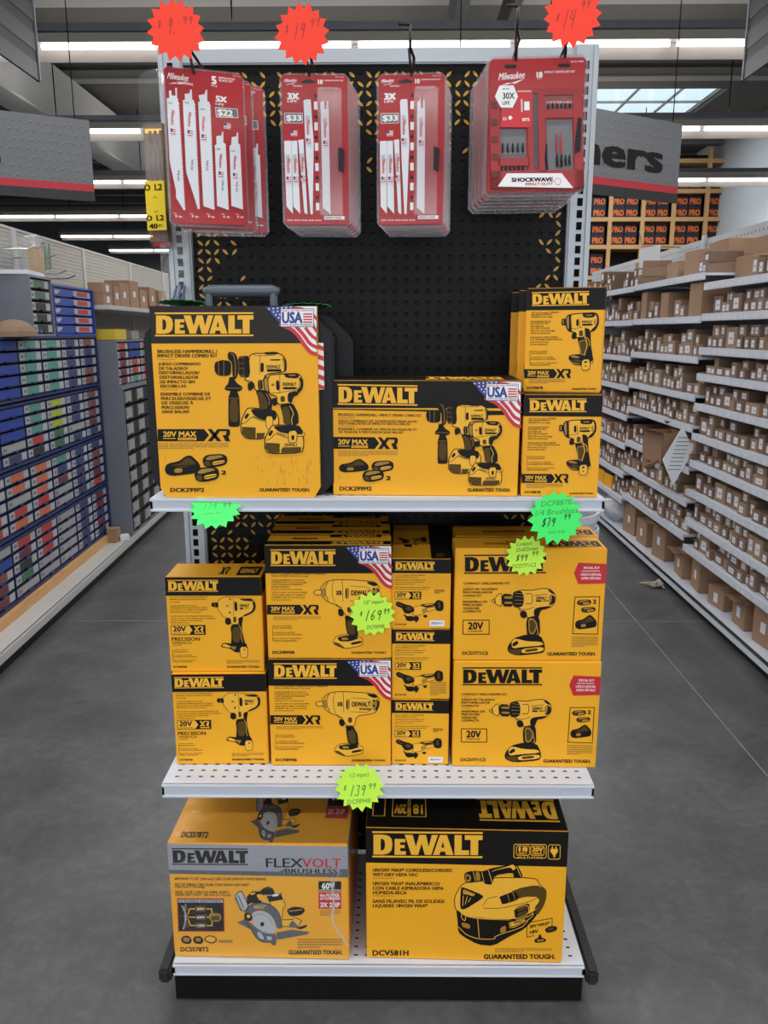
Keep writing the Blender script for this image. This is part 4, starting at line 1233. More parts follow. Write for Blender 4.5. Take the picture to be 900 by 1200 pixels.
p.poly('K', [(54, 494), (70, 478), (96, 478), (110, 500), (100, 518), (66, 516)], 1, sm=True); p.poly('K', [(112, 494), (126, 480), (152, 480), (166, 500), (156, 518), (122, 516)], 1, sm=True)
p.poly('K', [(168, 486), (196, 474), (228, 486), (228, 506), (204, 518), (170, 504)], 1, sm=True); p.poly('Y', [(174, 488), (196, 479), (222, 489), (222, 502), (204, 510), (176, 500)], 2); p.rect('g', 236, 498, 304, 512, 1)
p.poly('g', [(66, 492), (78, 484), (98, 490), (96, 506), (72, 506)], 2); p.poly('g', [(124, 492), (136, 486), (152, 492), (150, 506), (130, 506)], 2)
p.build('tool_picture', Lb.o)
p = Print(Lb.topface(flip=False)); p.fit((322, 246, 678, 522), (.42, .40, .72, .98)); p.art(SAW)
p.tr = lambda x, y: (x, y); p.rect('K', .85, .33, .98, .55, 1); p.text('W', '60V', .87, .38, .08, .1, 2, .03); p.rect('R', .85, .55, .98, .70, 1); p.text('W', '3X 2HP', .86, .59, .1, .06, 2, .03)
model(p, 'DCS578T2', .06, .88, .15, .06); p.build('top_print', Lb.o)
q = MB(); e = .0025; q.box(-Lb.W/2-e, Lb.W/2+e, -Lb.D/2-e, Lb.D/2+e, .0005, Lb.H+e)
wv = q.build('shrink_wrap', WRAP, Lb.o, bevel=.006)
WRK = clear_mat('wrap_crease', (1, 1, 1), gloss=.5, milk=.4, rough=.1)
p = Print(Lb.front, base=26); p.frame(ox=(200-180)*3.4615, oy=(980-880)*3.4615, sx=4.09/3.4615)
for pts, w_ in (([(790, 195), (788, 260), (800, 330), (786, 390), (806, 440), (850, 495), (866, 520)], 9), ([(800, 200), (796, 300), (780, 400)], 4), ([(770, 190), (800, 200), (830, 170)], 4), ([(70, 330), (90, 380), (72, 440)], 8), ([(85, 320), (80, 400)], 4),
                 ([(40, 150), (110, 90)], 1.2), ([(60, 130), (150, 175)], 1.2), ([(20, 100), (60, 170)], 1.2), ([(90, 100), (210, 180)], 1.2), ([(860, 480), (800, 410)], 3)):
    p.stroke(WRK, pts, w_, 1, sm=len(pts) > 2)
p.build('wrap_wrinkle', Lb.o)

# ---- wet-dry vacuum, base deck right (layout 2.8125x from (400, 900))
QM = [(80, 197), (740, 205), (727, 643), (83, 625)]
Mb = Box('vacuum_box', 'yellow wet dry vacuum box with black header, base deck right', (.167, 1.712, .1006), math.radians(-1.6), .4345, .35, .329, QM)
Mb.band(.262, top=.45)
p = Print(Mb.front); p.logo('Y', 101, 209, 357, 85); p.build('brand_logo', Mb.o)
p = Print(Mb.front)
def badge(p, x0, y0, x1, y1, c='Y', w=2.2, L=1): p.stroke(c, [(x0+4, y0), (x1-4, y0), (x1, y0+4), (x1, y1-4), (x1-4, y1), (x0+4, y1), (x0, y1-4), (x0, y0+4)], w, L, closed=True)
badge(p, 561, 248, 667, 293); p.rect('K', 580, 286, 648, 298, 2); p.text('Y', 'MULTI-PORT', 574, 288, 82, 7, 3, .03)
badge(p, 569, 253, 612, 284); p.text('Y', '18', 576, 257, 30, 14, 3, .05); p.text('Y', 'VOLT', 575, 274, 30, 7, 3, .04)
badge(p, 616, 253, 660, 284); p.text('Y', '20V', 620, 257, 37, 14, 3, .05); p.text('Y', 'MAX', 622, 274, 32, 7, 3, .04)
badge(p, 674, 249, 713, 296)
p.poly('Y', [(681, 262), (705, 262), (705, 272), (698, 282), (696, 290), (692, 290), (690, 282), (681, 272)], 2); p.rect('Y', 685, 254, 689, 262, 2); p.rect('Y', 697, 254, 701, 262, 2)
p.build('port_badge', Mb.o)
p = Print(Mb.front)
p.lines('K', [('18V/20V MAX* CORDLESS/CORDED', 103, 330, 257, 10), ('WET-DRY HEPA VAC', 103, 345, 146, 10), ('18V/20V MAX* INALÁMBRICO/', 103, 374, 218, 10), ('CON CABLE ASPIRADORA HEPA', 103, 389, 230, 10), ('HÚMEDA-SECA', 103, 404, 110, 10), ('SANS FIL/AVEC FIL DE SOLIDES/', 103, 432, 234, 10), ('LIQUIDES 18V/20V MAX*', 103, 447, 178, 10)], 1, .035)
p.rect('g', 103, 361, 168, 363); p.rect('g', 103, 419, 172, 421)
model(p, 'DCV581H', 102, 600, 118, 17); guaranteed(p, 467, 614, 238, 15); fine(p, 504, 592, 190, 16, 3)
p.build('printed_text', Mb.o)
p = Print(Mb.front); k = 5.4545/2.8125; p.frame(ox=(500-400)*2.8125, oy=(1000-900)*2.8125, sx=k)
p.art(VAC); p.text('K', 'DEWALT', 545, 428, 64, 18, 6, .04, rot=-.18); p.text('Y', 'DEWALT', 226, 236, 74, 16, 5, .04, rot=.22)
p.stroke('K', [(770, 470), (796, 460), (796, 408), (632, 440), (636, 532), (680, 522)], 4, 5); p.text('K', '20V MAX*', 648, 455, 130, 18, 5, .035, shear=.25, rot=-.18); p.text('K', '18V', 650, 492, 56, 18, 5, .035, shear=.25, rot=-.15)
p.poly('K', [(748, 482), (775, 462), (815, 458), (832, 470), (820, 492), (765, 505)], 5, sm=True); p.poly('G', [(770, 470), (810, 466), (806, 484), (770, 490)], 6)
p.poly('K', [(684, 548), (710, 535), (714, 515), (726, 515), (730, 535), (760, 545), (758, 562), (688, 570)], 5, sm=True); p.poly('g', [(700, 546), (745, 545), (745, 556), (702, 560)], 6)
p.build('tool_picture', Mb.o)
p = Print(Mb.topface()); p.logo('Y', .03, .09, .40, .25); badge(p, .72, .1, .88, .32, w=.006) if False else None
for x0, x1 in ((.70, .78), (.79, .87), (.91, .97)): p.stroke('Y', [(x0, .12), (x1, .12), (x1, .32), (x0, .32)], .006, 1, closed=True)
p.text('Y', '18', .715, .15, .05, .1, 1, .04); p.text('Y', '20V', .80, .15, .06, .1, 1, .04); p.text('K', '18V/20V MAX* CORDLESS/CORDED', .1, .52, .3, .05, 1, .03); p.build('top_print', Mb.o)

# ================================================================ hanging packs
US = [('B', 0, 0, .42, .55)]
def mini_flag(p, x, y, w, h, L=3):
    p.rect('W', x, y, x+w, y+h, L)
    for i in range(3): p.rect('R', x, y+h*(.08+i*.34), x+w, y+h*(.24+i*.34), L+1)
    p.rect('B', x, y, x+w*.42, y+h*.5, L+2)
def script_mark(p, x, y, w, h, c='W', L=1):
    """slanting script word with a lightning stroke under it"""
    p.text(c, 'Milwaukee', x+w*.02, y+h*.12, w*.93, h*.5, L, .03, shear=.3, rot=-.07)
    p.poly(c, [(x+w*.12, y+h*1.0), (x+w*.40, y+h*.78), (x+w*.44, y+h*.86), (x+w*.98, y+h*.52), (x+w*.62, y+h*.90), (x+w*.56, y+h*.84)], L)
class Pack:
    def __init__(s, name, label, loc, rz, W, H, T, quad, group=None, tilt=0):
        s.o = empty(name, loc, rz); s.o.rotation_euler = (tilt, 0, rz); tag(s.o, label, 'blister pack', group)
        s.W, s.H, s.T = W, H, T
        s.face = Face(quad, (-W/2, -T/2, 0), (W, 0, 0), (0, 0, -H), (0, -1, 0))
    def outline(s, ex=0., c=.010):
        w, h = s.W/2+ex, s.H; z1 = ex; z0 = -h-ex
        return [(-w+c, z0), (w-c, z0), (w, z0+c), (w, z1-c), (w-c, z1), (-w+c, z1), (-w, z1-c), (-w, z0+c)]
    def card(s, M=REDC, ex=0., c=.004):
        q = MB(); q.prism(s.outline(0, c), 1, -s.T/2, -s.T/2+.0006); return q.build('card', M, s.o)
    def shell(s, ex=.005):
        T = s.T; q = MB(); q.prism(s.outline(ex-.002), 1, -T/2-.007, T/2+.002)
        q.build('blister_shell', CLEAR, s.o, bevel=.003)
        q = MB(); a = s.outline(ex); b = s.outline(ex-.006, .008)
        n = len(a)
        for i in range(n):
            j = (i+1) % n
            for y in (0.001,):
                q.quad([(a[i][0], y, a[i][1]), (a[j][0], y, a[j][1]), (b[j][0], y, b[j][1]), (b[i][0], y, b[i][1])])
            q.quad([(b[i][0], -T/2-.006, b[i][1]), (b[j][0], -T/2-.006, b[j][1]), (b[j][0], .001, b[j][1]), (b[i][0], .001, b[i][1])])
        q.build('blister_rim', RIM, s.o)
    def solid(s, pts, y0, y1, M, name='saw_blade', parent=None):
        """layout polygon extruded in front of the card"""
        q = MB(); pp = [s.face.pt(*p) for p in pts]; pp = [(p.x, p.z) for p in pp]
        q.prism(pp, 1, -s.T/2-y1, -s.T/2-y0); return q.build(name, M, parent or s.o)
def teeth(a, b, n, d, side=1):
    """zig-zag edge between a and b"""
    out = []
    for i in range(n):
        t0, t1 = i/n, (i+.5)/n
        out += [(a[0]+(b[0]-a[0])*t0, a[1]+(b[1]-a[1])*t0), (a[0]+(b[0]-a[0])*t1+d*side, a[1]+(b[1]-a[1])*t1)]
    return out + [b]
def blade_marks(pk, o, x, y, dx, L=8):
    p = Print(pk.face, base=0); o_ = pk.T
    return p
# five-blade set, layout 5.457x from (180, 70)
Q1 = [(68, 122), (520, 75), (578, 1055), (135, 1062)]
def five_pack(label, loc, rz, full=True, tilt=0, group=None):
    k = Pack('saw_blade_pack', label, loc, rz, .150, .282, .016, Q1, group, tilt)
    cd = k.card(); k.shell()
    p = Print(k.face, base=1)
    script_mark(p, 82, 140, 124, 78); p.text('W', 'SAWZALL', 142, 194, 92, 14, 1, .04, rot=-.09)
    p.text('W', '5', 334, 122, 30, 46, 1, .06, rot=-.08); p.text('W', 'PCS', 336, 174, 34, 10, 1, .03)
    p.text('W', 'DEMOLITION', 378, 116, 96, 12, 1, .03, rot=-.09); p.text('W', 'BLADE SET', 380, 132, 84, 12, 1, .03, rot=-.09); p.text('W', '49-22-1129', 462, 88, 50, 6, 1, .01)
    p.text('W', '5X', 362, 240, 68, 34, 1, .07, rot=-.05); p.text('W', 'LIFE', 364, 282, 50, 14, 1, .03)
    p.poly('W', [(362, 312), (496, 300), (502, 358), (368, 374)], 1); p.poly('S', [(366, 316), (493, 304), (498, 354), (372, 369)], 2); p.text('W', '$22', 374, 322, 94, 38, 3, .06, rot=-.06)
    mini_flag(p, 415, 402, 42, 36)
    for i, x in enumerate((148, 240, 334, 424, 510)):
        p.text('W', ('9 in', '9 in', '9 in', '6 in', '6 in')[i], x, 1012+(-6)*i*.9, 40, 14, 1, .03)
        fine(p, x-10, 1000-5*i, 40, 6, 1, 'W')
    p.build('printed_text', cd)
    if full:
        bl = [
          (((88, 310), (102, 306), (100, 262), (112, 258), (114, 288), (136, 284), (132, 238), (142, 236), (144, 300), (150, 304)), (150, 320), (200, 980), (196, 982), (150, 905), (150, 865), (112, 690)),
          (((176, 305), (188, 300), (186, 264), (212, 256), (216, 232), (224, 230), (228, 292), (238, 296)), (240, 310), (282, 966), (276, 970), (206, 750), (202, 720)),
          (((262, 300), (272, 296), (264, 258), (298, 244), (304, 216), (312, 215), (314, 284), (326, 290)), (328, 300), (368, 965), (306, 946))]
        for top_, a, b, *rest in bl:
            k.solid(list(top_)+teeth(a, b, 34, 7)+list(rest), .002, .0032, BLADE)
        for pts in ([(364, 555), (374, 548), (372, 496), (402, 488), (404, 464), (412, 462), (414, 532), (428, 538), (456, 960), (386, 938)], [(452, 545), (462, 540), (464, 490), (492, 480), (494, 455), (502, 455), (504, 525), (516, 530), (544, 950), (472, 932)]):
            k.solid(pts, .002, .0032, BLADE)
        p = Print(k.face, base=26)
        for x, y in ((105, 330), (198, 312), (286, 336), (384, 572), (472, 572)): p.text('S', 'SHARP', x-12, y, 26, 10, 1, .02)
        for x, y in ((120, 420), (214, 415), (293, 430), (398, 650), (484, 650)):
            p.text('R', 'Milwaukee', x+12, y-45, 90, 18, 1, .03, shear=.2, rot=PI/2)
            mini_flag(p, x-8, y+68, 30, 38, 1)
        for x, y in ((158, 735), (232, 660), (318, 655), (412, 770), (498, 770)): p.text('S', 'THE AX', x+10, y, 70, 12, 1, .03, rot=PI/2)
        p.build('blade_print', cd)
    return k
TOP5 = 1.965
r5 = math.radians
five_pack('five-blade saw pack with a 22 price patch, front of the leftmost hook', (-.366, 1.712, TOP5), r5(20))
for i, (dx, y, rz, dz) in enumerate(((.010, 1.748, 14, -.006), (.030, 1.775, 8, -.010))):
    five_pack(('five-blade saw pack just behind the front one on the leftmost hook', 'five-blade saw pack sticking out to the right, rear of the leftmost hook')[i], (-.366+dx, y, TOP5+dz), r5(rz), i == 1)

# ten-blade sets, layout 5.4545x from (320, 70)
Q2 = [(70, 88), (478, 88), (480, 1050), (66, 1050)]
def ten_pack(label, loc, rz, full=True, group=None):
    k = Pack('saw_blade_pack', label, loc, rz, .128, .276, .014, Q2, group)
    cd = k.card(); k.shell()
    p = Print(k.face, base=1)
    script_mark(p, 84, 108, 82, 42); p.text('W', 'SAWZALL', 140, 150, 60, 9, 1, .03)
    p.poly('K', [(188, 130), (215, 120), (240, 112), (262, 120), (286, 130), (270, 138), (205, 140)], 2)
    p.text('W', '10', 296, 116, 30, 26, 1, .06); p.text('W', 'GENERAL BLADE SET', 334, 116, 120, 8, 1, .02); p.text('W', '49-22-1110', 404, 96, 50, 6, 1, .01)
    p.text('W', '3X', 104, 200, 74, 36, 1, .07); p.text('W', 'LIFE', 104, 242, 60, 14, 1, .03)
    p.rect('W', 82, 322, 196, 386, 1); p.rect('S', 85, 325, 193, 383, 2); p.text('W', '$33', 92, 336, 98, 34, 3, .06)
    mini_flag(p, 118, 432, 42, 34)
    for i in range(6): p.rect('W', 268, 250+i*130, 290, 300+i*130, 1); p.rect('K', 270, 205+i*130, 288, 225+i*130, 2)
    for i in range(5): p.text('W', ('12 in', '9 in', '9 in', '6 in', '6 in')[i], 82+i*46, 1010, 34, 12, 1, .03)
    p.build('printed_text', cd)
    if full:
        for pts, n in (([(76, 500), (118, 498), (120, 520), (118, 975), (78, 925)], 0), ([(121, 500), (158, 498), (166, 975), (122, 925)], 0),
                    ([(165, 494), (198, 490), (212, 978), (192, 966), (174, 640)], 0), ([(204, 250), (214, 240), (248, 240), (250, 262), (262, 520), (246, 978), (232, 975), (212, 600)], 1)):
            k.solid(pts, .0018, .003, BLADE)
        q = k.solid([(292, 172), (440, 172), (440, 985), (296, 985)], .001, .0085, clear_mat('inner_case_clear', (1, .95, .96), .2, .05), 'clear_case')
        k.solid([(310, 262), (330, 250), (336, 300), (346, 300), (348, 250), (356, 250), (360, 320), (362, 978), (312, 935)], .003, .0044, BLADE)
        k.solid([(418, 540), (456, 560), (448, 700), (416, 690)], .003, .010, CASE, 'case_clip')
        k.solid([(304, 168), (420, 168), (420, 182), (304, 182)], .004, .009, RIM, 'case_lip')
        p = Print(k.face, base=36)
        for x, y in ((96, 660), (140, 660), (186, 652), (226, 415), (334, 430)):
            p.text('R', 'Milwaukee', x+14, y-48, 95, 20, 1, .03, shear=.2, rot=PI/2); mini_flag(p, x-12, y+70, 32, 36, 1); p.poly('L', [(x-12, y-70), (x+12, y-74), (x+12, y-48), (x-10, y-46)], 1)
        p.rect('W', 320, 990, 452, 1014, 1); p.text('K', 'NEW CASE', 326, 996, 104, 12, 2, .03)
        p.build('blade_print', cd)
    return k
for hx_, nm in ((-.149, 'second'), (.040, 'third')):
    ten_pack('ten-blade saw pack with a 33 price patch, front of the %s hook from the left' % nm, (hx_, 1.712, 1.957), r5(2 if nm == 'second' else -4))
    for i in range(4):
        ten_pack('ten-blade saw pack behind the front one on the %s hook from the left' % nm, (hx_+.004*(i+1), 1.734+.021*i, 1.955-.002*i), r5((2 if nm == 'second' else -4)+random.uniform(-1.5, 1.5)), False,
                 'blister packs behind on the %s hook' % nm)
# driver bit set, layout 5.714x from (555, 50)
Q4 = [(128, 102), (762, 102), (690, 958), (82, 958)]
Q4 = [(122, 102), (755, 102), (692, 955), (85, 955)]
def bit_pack(label, loc, rz, full=True, group=None):
    k = Pack('driver_bit_pack', label, loc, rz, .183, .243, .016, Q4, group)
    cd = k.card(); k.shell(.007)
    if not full:
        q = MB(); q.box(-.085, .085, -.012, -.008, -.238, -.05); q.build('bit_case', REDP, k.o); return k
    p = Print(k.face, base=1)
    script_mark(p, 168, 182, 186, 90); p.text('W', '18', 428, 190, 40, 34, 1, .06); p.text('W', 'PC', 436, 228, 24, 8, 1, .02)
    p.text('W', 'IMPACT DRIVER BIT SET', 482, 184, 200, 14, 1, .02); p.text('W', '48-32-4408', 654, 122, 84, 10, 1, .02)
    for x in (258, 612): p.poly('K', [(x-46, 150), (x-30, 138), (x+30, 138), (x+46, 150), (x+30, 164), (x-30, 164)], 2)
    p.build('printed_text', cd)
    # red case frame
    fr_ = MB()
    fo = k.face
    def bx(x0, y0, x1, y1, a=.001, b=.009, M=REDP, name='bit_case'): return k.solid([(x0, y0), (x1, y0), (x1, y1), (x0, y1)], a, b, M, name)
    base = bx(112, 300, 720, 930, .0005, .0025)
    for r in ((112, 300, 178, 930), (360, 310, 396, 820), (430, 310, 474, 830), (660, 300, 720, 930), (112, 820, 720, 930), (396, 300, 430, 330), (160, 740, 370, 790), (474, 440, 664, 490), (474, 300, 664, 345)):
        bx(*r, .0025, .008, REDP, 'case_rib')
    for i in range(5): bx(120, 380+i*110, 160, 420+i*110, .008, .0095, mat('red_dark_vent', '5e1016', .4) if i == 0 else bpy.data.materials['red_dark_vent'], 'case_vent')
    SMK = clear_mat('smoky_window', (.35, .35, .36), .3, .08)
    bx(178, 555, 345, 740, .0025, .0032, mat('grey_foam', '77787c', .7), 'bit_window')
    bx(484, 500, 655, 820, .0025, .0032, bpy.data.materials['grey_foam'], 'bit_window')
    k.solid([(396, 330), (430, 330), (436, 780), (416, 810), (386, 780)], .0025, .0045, mat('dark_slide', '4d3a3c', .35), 'slide_channel')
    BIT = mat('black_phosphate_bit', '2b2b2f', .3, metal=.6)
    def bit(x, y0, y1, w=16, M=BIT):
        q = MB(); a = fo.pt(x, y0); b = fo.pt(x, y1); r = w*.183/620/2
        q.tube([(a.x, -k.T/2-.0055, a.z), (a.x, -k.T/2-.0055, (a.z+b.z)/2), (b.x, -k.T/2-.0055, b.z)], [r*.6, r, r], 6); q.build('driver_bit', M, k.o)
    for i in range(5): bit(195+i*33, 645, 708)
    for i in range(6): bit(500+i*28, 388, 430)
    for i in range(6): bit(185+i*28, 790, 822, 18); bit(500+i*30, 458, 482, 16)
    bit(478, 655, 815, 26, CASE); bit(550, 720, 800, 18); bit(578, 720, 800, 18); bit(605, 725, 790, 16); bit(630, 725, 790, 16)
    RSH = mat('red_shank', 'c02a34', .35)
    bit(550, 585, 720, 12, RSH); bit(578, 585, 720, 12, RSH)
    bx(484, 385, 672, 400, .008, .0095, bpy.data.materials['inner_case_clear'], 'bit_clip'); bx(175, 705, 350, 720, .008, .0095, bpy.data.materials['inner_case_clear'], 'bit_clip')
    k.solid([(690, 490), (712, 500), (700, 700), (664, 720), (668, 640)], .006, .011, CASE, 'case_latch')
    p = Print(k.face, base=62)
    p.poly('R', [(300, 300), (400, 318), (384, 550), (180, 545), (190, 420), (280, 420)], 0)
    p.text('W', 'SHOCKWAVE', 296, 314, 92, 10, 1, .03); p.rect('W', 340, 385, 374, 440, 1); p.rect('L', 318, 370, 330, 450, 1); p.poly('W', [(235, 478), (250, 472), (262, 486), (248, 500), (234, 494)], 1); p.text('W', 'BITS', 326, 490, 46, 18, 1, .04); p.text('W', '15', 200, 482, 22, 20, 1, .03)
    hexa = [(148, 350), (180, 280), (272, 280), (300, 352), (264, 422), (186, 420)]
    p.poly('S', [(x+3, y+5) for x, y in hexa], 1); p.poly('W', hexa, 2)
    p.text('K', 'UP TO', 198, 296, 44, 12, 3, .03); p.text('K', '30X', 198, 326, 80, 40, 3, .03); p.text('K', 'LIFE', 196, 380, 50, 22, 3, .03)
    p.build('offer_print', cd)
    p = Print(k.face, base=70)
    p.poly('W', [(218, 838), (574, 842), (648, 936), (156, 920)], 1); p.text('K', 'SHOCKWAVE', 246, 868, 272, 24, 2, .06); p.text('R', 'IMPACT DUTY', 336, 900, 180, 16, 2, .04)
    p.stroke('R', [(526, 892), (538, 874), (560, 874), (570, 894), (558, 914), (538, 914)], 3, 2, closed=True); p.build('name_panel', cd)
    return k
bit_pack('red driver bit set with white name panel, front of the pair of hooks', (.283, 1.715, 1.985), r5(-3))
for i in range(5):
    bit_pack('driver bit set behind the front one on the pair of hooks at right', (.281-.004*i, 1.742+.026*i, 1.983-.003*i), r5(-3), False, 'blister packs behind on the pair of hooks')

# narrow clear strip pack and loose packs hung at the left edge of the unit
cp = empty('drill_bit_pouch', (-.492, 1.80, 1.985), r5(-14)); tag(cp, 'narrow clear pouch with bronze film and a yellow L2 label hung at the left edge', 'blister pack')
q = MB(); q.prism([(-.024, -.33), (.024, -.33), (.024, -.01), (.016, .012), (-.02, 0), (-.026, -.02)], 1, -.012, .012); q.build('pouch', CLEAR, cp, bevel=.003)
FILM = clear_mat('bronze_film', (.62, .45, .14), .35, .12, rough=.15)
q = MB(); q.box(-.021, .021, -.007, .007, -.325, -.092); q.build('bronze_film', FILM, cp)
q = MB()
for i in range(3): q.tube([(-.012+i*.012, 0, -.31), (-.010+i*.012, 0, -.105)], .0035, 8)
q.build('drill_bit', mat('bronze_bit', '6b4c17', .35, metal=.5), cp)
fY = Face([(0, 0), (40, 0), (40, 150), (0, 150)], (-.0225, -.0125, -.205), (.045, 0, 0), (0, 0, -.098), (0, -1, 0))
q = MB(); q.box(-.0225, .0225, -.0126, -.0122, -.303, -.205); yl = q.build('yellow_label', mat('label_yellow', 'e8c818', .5), cp)
p = Print(fY); p.text('K', 'L2', 20, 10, 16, 18, 1, .04); p.stroke('K', [(5+5*math.cos(a), 19+8*math.sin(a)) for a in np.linspace(0, 6.28, 13)], 3, 1)
p.stroke('G', [(16, 52), (20, 46), (24, 52)], 1.2, 1); p.stroke('G', [(16, 90), (20, 96), (24, 90)], 1.2, 1)
p.text('K', 'L2', 20, 104, 16, 16, 1, .04); p.stroke('K', [(5+5*math.cos(a), 112+7*math.sin(a)) for a in np.linspace(0, 6.28, 13)], 3, 1); p.text('K', '40', 4, 130, 18, 14, 1, .05); p.text('K', 'PC', 24, 132, 10, 8, 1, .03); p.build('printed_text', yl)
cp2 = empty('red_card_pack', (-.515, 1.90, 1.735), r5(-10)); tag(cp2, 'red card edge showing behind the yellow L2 label', 'blister pack')
q = MB(); q.box(-.022, .022, -.003, .0, -.075, 0); q.build('card', REDC, cp2)
q = MB(); q.box(-.025, .025, -.010, .004, -.08, .004); q.build('blister_shell', CLEAR, cp2, bevel=.003)
cp3 = empty('clear_bag', (-.487, 1.886, 1.715), 0); tag(cp3, 'loose clear bag with blue bits hung in front of the left upright', 'bag')
q = MB(); q.prism([(-.032, -.21), (.03, -.215), (.034, -.02), (.02, .03), (-.03, .02)], 1, -.006, .006); q.build('bag', WRAP, cp3, bevel=.003)
q = MB()
for i in range(3): q.tube([(-.016+i*.012, 0, -.195), (.002+i*.009, 0, -.14)], .003, 8)
q.build('blue_bit', mat('blue_anchor', '56648c', .4), cp3)

# ---- scan hooks on the pegboard
def hook(x, z, yfr, label, arm=True, dxf=0.):
    r = empty('peg_hook', (x, YB, z)); tag(r, label, 'hook')
    L = YB-yfr
    q = MB(); q.tube([(0, .012, -.018), (0, -.004, -.018), (0, -.008, 0), (dxf*.5, -L*.6, 0.004), (dxf, -L+.02, .008), (dxf-.002, -L+.004, .018), (dxf-.006, -L-.006, .052)], .0030, 8); q.build('prong', DARKMET, r, smooth=True)
    q = MB(); q.box(-.016, .016, -.004, -.0005, -.024, .014); q.build('back_plate', DARKMET, r, bevel=.001)
    if arm:
        q = MB(); q.tube([(.004, -.004, .012), (dxf+.004, -L+.01, .040), (dxf-.004, -L-.012, .052), (dxf-.004, -L-.02, .088)], .0028, 8)
        q.tube([(dxf-.004, -L-.02, .088), (dxf-.026, -L-.02, .089)], .0030, 8)
        q.build('scan_arm', DARKMET, r, smooth=True)
    return r
hook(-.367, 1.945, 1.690, 'dark steel hook holding the five-blade saw packs at far left', True, -.012)
hook(-.158, 1.945, 1.690, 'dark steel hook holding the second row of saw packs')
hook(.040, 1.945, 1.690, 'bare ended steel hook with bent tip holding the third row of saw packs', True, 0)
hook(.241, 1.975, 1.690, 'dark steel hook with bent tip, left one through the driver bit packs', True, 0)
hook(.335, 1.975, 1.690, 'dark steel hook, right one through the driver bit packs')

# ================================================================ starburst price cards
def star(loc, R, M, label, words, rx=0, ry=0, rz=0, n=16, d=.80, seed=1, bend=0.):
    q = MB(); rr = random.Random(seed); pts = []
    for i in range(2*n):
        a = PI*i/n + .1; r_ = R*(1 if i % 2 == 0 else d)*rr.uniform(.97, 1.03); pts.append((r_*math.cos(a), r_*math.sin(a)))
    q.prism(pts, 1, -.0005, .0005)
    o = q.build('price_star', M, None, loc); o.rotation_euler = (rx, ry, rz)
    tag(o, label, 'price card')
    f = Face([(-100, -100), (100, -100), (100, 100), (-100, 100)], (-R, -.0005, R), (2*R, 0, 0), (0, 0, -2*R), (0, -1, 0))
    p = Print(f, base=1)
    for (c, tx, x, y, w, h, *e) in words:
        if all(ch in STROKES for ch in tx): p.hand(c, tx, x, y, w, h, 2.6 if h < 30 else 3.4)
        else: p.text(c, tx, x, y, w, h, 1, e[0] if e else -.004, shear=.22, rot=-.08)
    p.build('handwriting', o)
    return o
star((-.402, 1.660, 2.022), .0535, NEONR, 'red-orange star card on the leftmost hook with a faint handwritten 9.99', [(PENR, '$', -62, -34, 12, 26), (PENR, '9.', -30, -40, 34, 52), (PENR, '99', 22, -42, 40, 24)], rx=.05, rz=.1, seed=3)
star((-.166, 1.662, 2.015), .0525, NEONR, 'red-orange star card on the second hook with a handwritten 19.99', [(PENR, '$', -62, -34, 12, 26), (PENR, '19', -34, -36, 44, 50), (PENR, '99', 26, -46, 40, 26)], rx=.05, rz=-.05, seed=4)
star((.336, 1.660, 2.042), .0545, NEONR, 'red-orange star card at upper right with a handwritten 14.99', [(PENR, '$', -56, -10, 12, 22), (PENR, '14', -36, -20, 44, 56), (PENR, '99', 26, -44, 34, 24)], rx=.04, seed=5)
star((-.352, 1.572, 1.127), .052, NEONG, 'green star card curling over the upper shelf lip at the left', [(PENL, '179.99', -50, -22, 110, 26), (PENL, 'combo kit', -50, 20, 70, 12)], rx=-.85, rz=.05, seed=6)
star((.328, 1.567, 1.109), .056, NEONG, 'green star card marked 79.99 on the upper shelf lip at the right', [(PENL, 'DCF887B', -54, -58, 108, 18), (PENL, '1/4 Brushless', -74, -26, 150, 20), (PEN, '$79', -50, 0, 50, 30, .0), (PEN, '99', 28, -10, 26, 18, .0), (PENL, 'tool only', -26, 46, 60, 12)], rx=-.1, seed=7)
star((-.040, 1.6035, .893), .050, NEONY, 'lime star card marked 169.99 stuck on the upper impact wrench box', [(PEN, '1/2" impact', -36, -58, 82, 16, .0), (PEN, '$', -52, -14, 10, 20, .0), (PEN, '169', -34, -16, 74, 44, .0), (PEN, '99', 46, -20, 28, 24, .0), (PEN, 'DCF899B', -24, 52, 74, 16)], seed=8)
star((.278, 1.6015, 1.020), .044, NEONY, 'lime star card marked 99.99 on the upper drill kit box', [(PEN, 'Compact', -50, -66, 74, 18, .0), (PEN, 'Drill/Driver', -46, -38, 100, 18, .0), (PEN, '$99', -48, -8, 56, 30, .0), (PEN, '99', 26, -20, 32, 20, .0), (PEN, 'DCD771C2', -66, 42, 112, 18)], rz=0, rx=0, seed=9)
star((-.0665, 1.5225, .538), .0530, NEONY, 'lime star card marked 139.99 on the middle shelf lip', [(PENL, '1/2 impact', -40, -58, 76, 18), (PENL, '$', -64, -12, 12, 22), (PENL, '139', -42, -10, 66, 44), (PENL, '99', 34, -14, 32, 22), (PENL, 'DCF894B', -50, 52, 92, 18)], rx=-.12, seed=10)
for x, y, sd_ in ((-.42, 1.66, 12), (-.17, 1.69, 13)):
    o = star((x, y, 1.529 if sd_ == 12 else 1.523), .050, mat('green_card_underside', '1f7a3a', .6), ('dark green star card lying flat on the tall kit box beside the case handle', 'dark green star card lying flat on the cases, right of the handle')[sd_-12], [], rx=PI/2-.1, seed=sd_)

# ================================================================ left aisle row (turned 2 degrees)
LA = math.radians(2); LO = Vector((-1.705, 3.3, 0))
LE1 = Vector((-math.sin(LA), math.cos(LA), 0)); LE2 = Vector((-math.cos(LA), -math.sin(LA), 0))
def LP(tt, s, z=0): v = LO + LE1*s + LE2*tt; return Vector((v.x, v.y, z))
